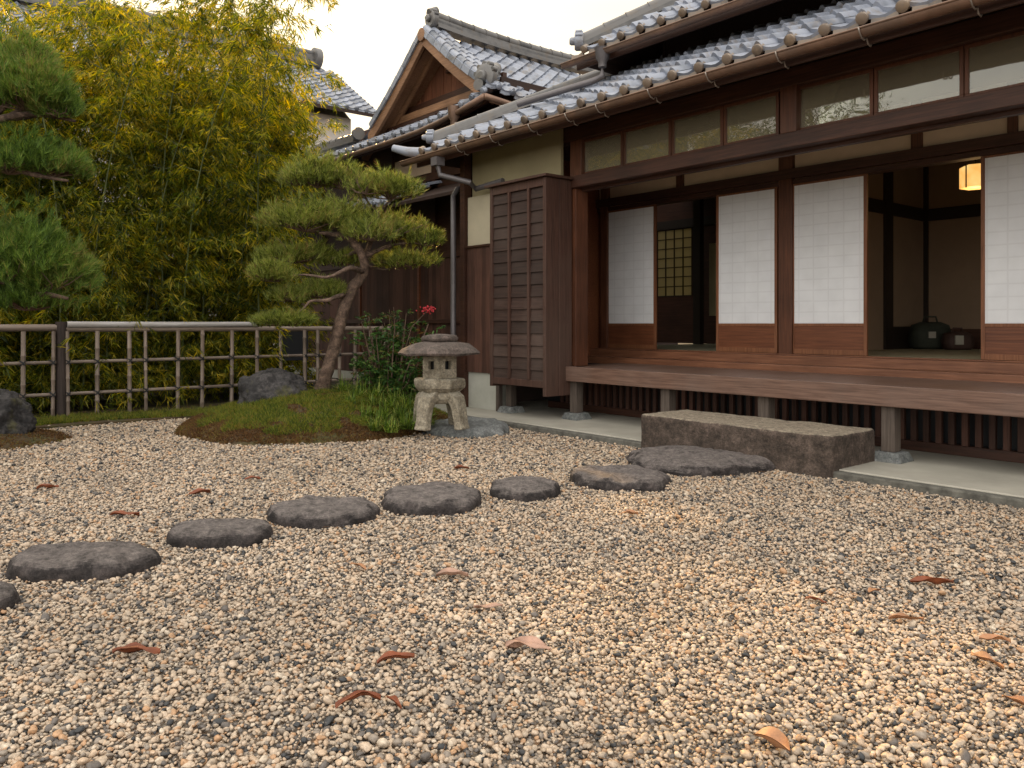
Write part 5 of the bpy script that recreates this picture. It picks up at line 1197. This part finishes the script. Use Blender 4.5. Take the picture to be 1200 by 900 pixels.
# ------------------------------------------------------------------ inside the rooms
lp = atZ(1143, 208, 7.9); lamp = thing('hanging_lamp', 'small glowing orange paper lamp hanging in the dark room', 'lamp', (lp.x, lp.y, lp.z-.12))
m_ = MB(); m_.lathe([(.125,-.105), (.140,-.10), (.140,.10), (.10,.12)], lp, 6, rot=.3); part('lamp_shade', m_, LAMPP, lamp)
m_ = MB()
for i in range(6):
    a = .3+i*math.pi/3; q = lp+Vector((math.cos(a)*.143, math.sin(a)*.143, 0)); m_.box(q.x-.005, q.x+.005, q.y-.005, q.y+.005, q.z-.11, q.z+.11)
part('lamp_frame', m_, IRON, lamp); part('cord', MB().tube([lp+Vector((0,0,.11)), Vector((lp.x, lp.y, 3.6))], .006, 6), IRON, lamp)
pt_d = bpy.data.lights.new('lamp_bulb', 'POINT'); pt_d.energy = 3; pt_d.color = (1,.6,.25); pt_d.shadow_soft_size = .1; pt_ = bpy.data.objects.new('lamp_bulb', pt_d); col.objects.link(pt_); pt_.parent = lamp; pt_.location = (0,0,-.08)
def soft_box(name, px, D_, wd, hg, dp, mat, label, cat, extra=None):
    c = atZ(px, 400, D_); c.z = .777; root = thing(name, label, cat, tuple(c)); prof = [(.40,0), (.5,.12), (.52,.5), (.45,.88), (.25,1.0)]
    s = MB()
    for r_, z in prof:
        for i in range(16):
            a = 2*math.pi*i/16; ca, sa = math.cos(a), math.sin(a); e = 1/((abs(ca)**4+abs(sa)**4)**.25); s.v.append(tuple(c+rgt*(ca*e*r_*wd)+fwd*(sa*e*r_*dp)+Vector((0,0,z*hg))))
    for k in range(4):
        for i in range(16): j = (i+1) % 16; s.f.append((k*16+i, k*16+j, (k+1)*16+j, (k+1)*16+i))
    s.f += [tuple(range(16))[::-1], tuple(64+i for i in range(16))]
    part('bag_body', s, mat, root, smooth=True)
    h = MB(); h.tube([c-rgt*wd*.2+Vector((0,0,hg*.95)), c-rgt*wd*.15+Vector((0,0,hg*1.2)), c+rgt*wd*.15+Vector((0,0,hg*1.2)), c+rgt*wd*.2+Vector((0,0,hg*.95))], .012, 6); part('handle', h, mat, root, smooth=True)
    return root, c
DK = plain('dark_green_cloth', (.03,.035,.025), .8, 8, .3); DK2 = plain('dark_brown_cloth', (.055,.03,.024), .7, 8, .3); PALE = plain('pale_tag', (.35,.33,.28), .7, 8, .1)
rt, c = soft_box('cloth_bag', 1090, 10.2, .48, .34, .3, DK, 'large dark bag with a pale tag on the floor of the dark room', 'bag')
p_ = c-fwd*.16+rgt*(-.06)+Vector((0,0,.18)); part('tag', MB().bar(p_-rgt*.045, p_+rgt*.045, .02, .08), PALE, rt)
rt, c = soft_box('cloth_bag', 1122, 9.9, .34, .22, .25, DK2, 'smaller brown bag right of the large dark bag', 'bag')
p_ = c-fwd*.13+rgt*(-.05)+Vector((0,0,.12)); part('tag', MB().bar(p_-rgt*.05, p_+rgt*.05, .02, .11), PALE, rt)
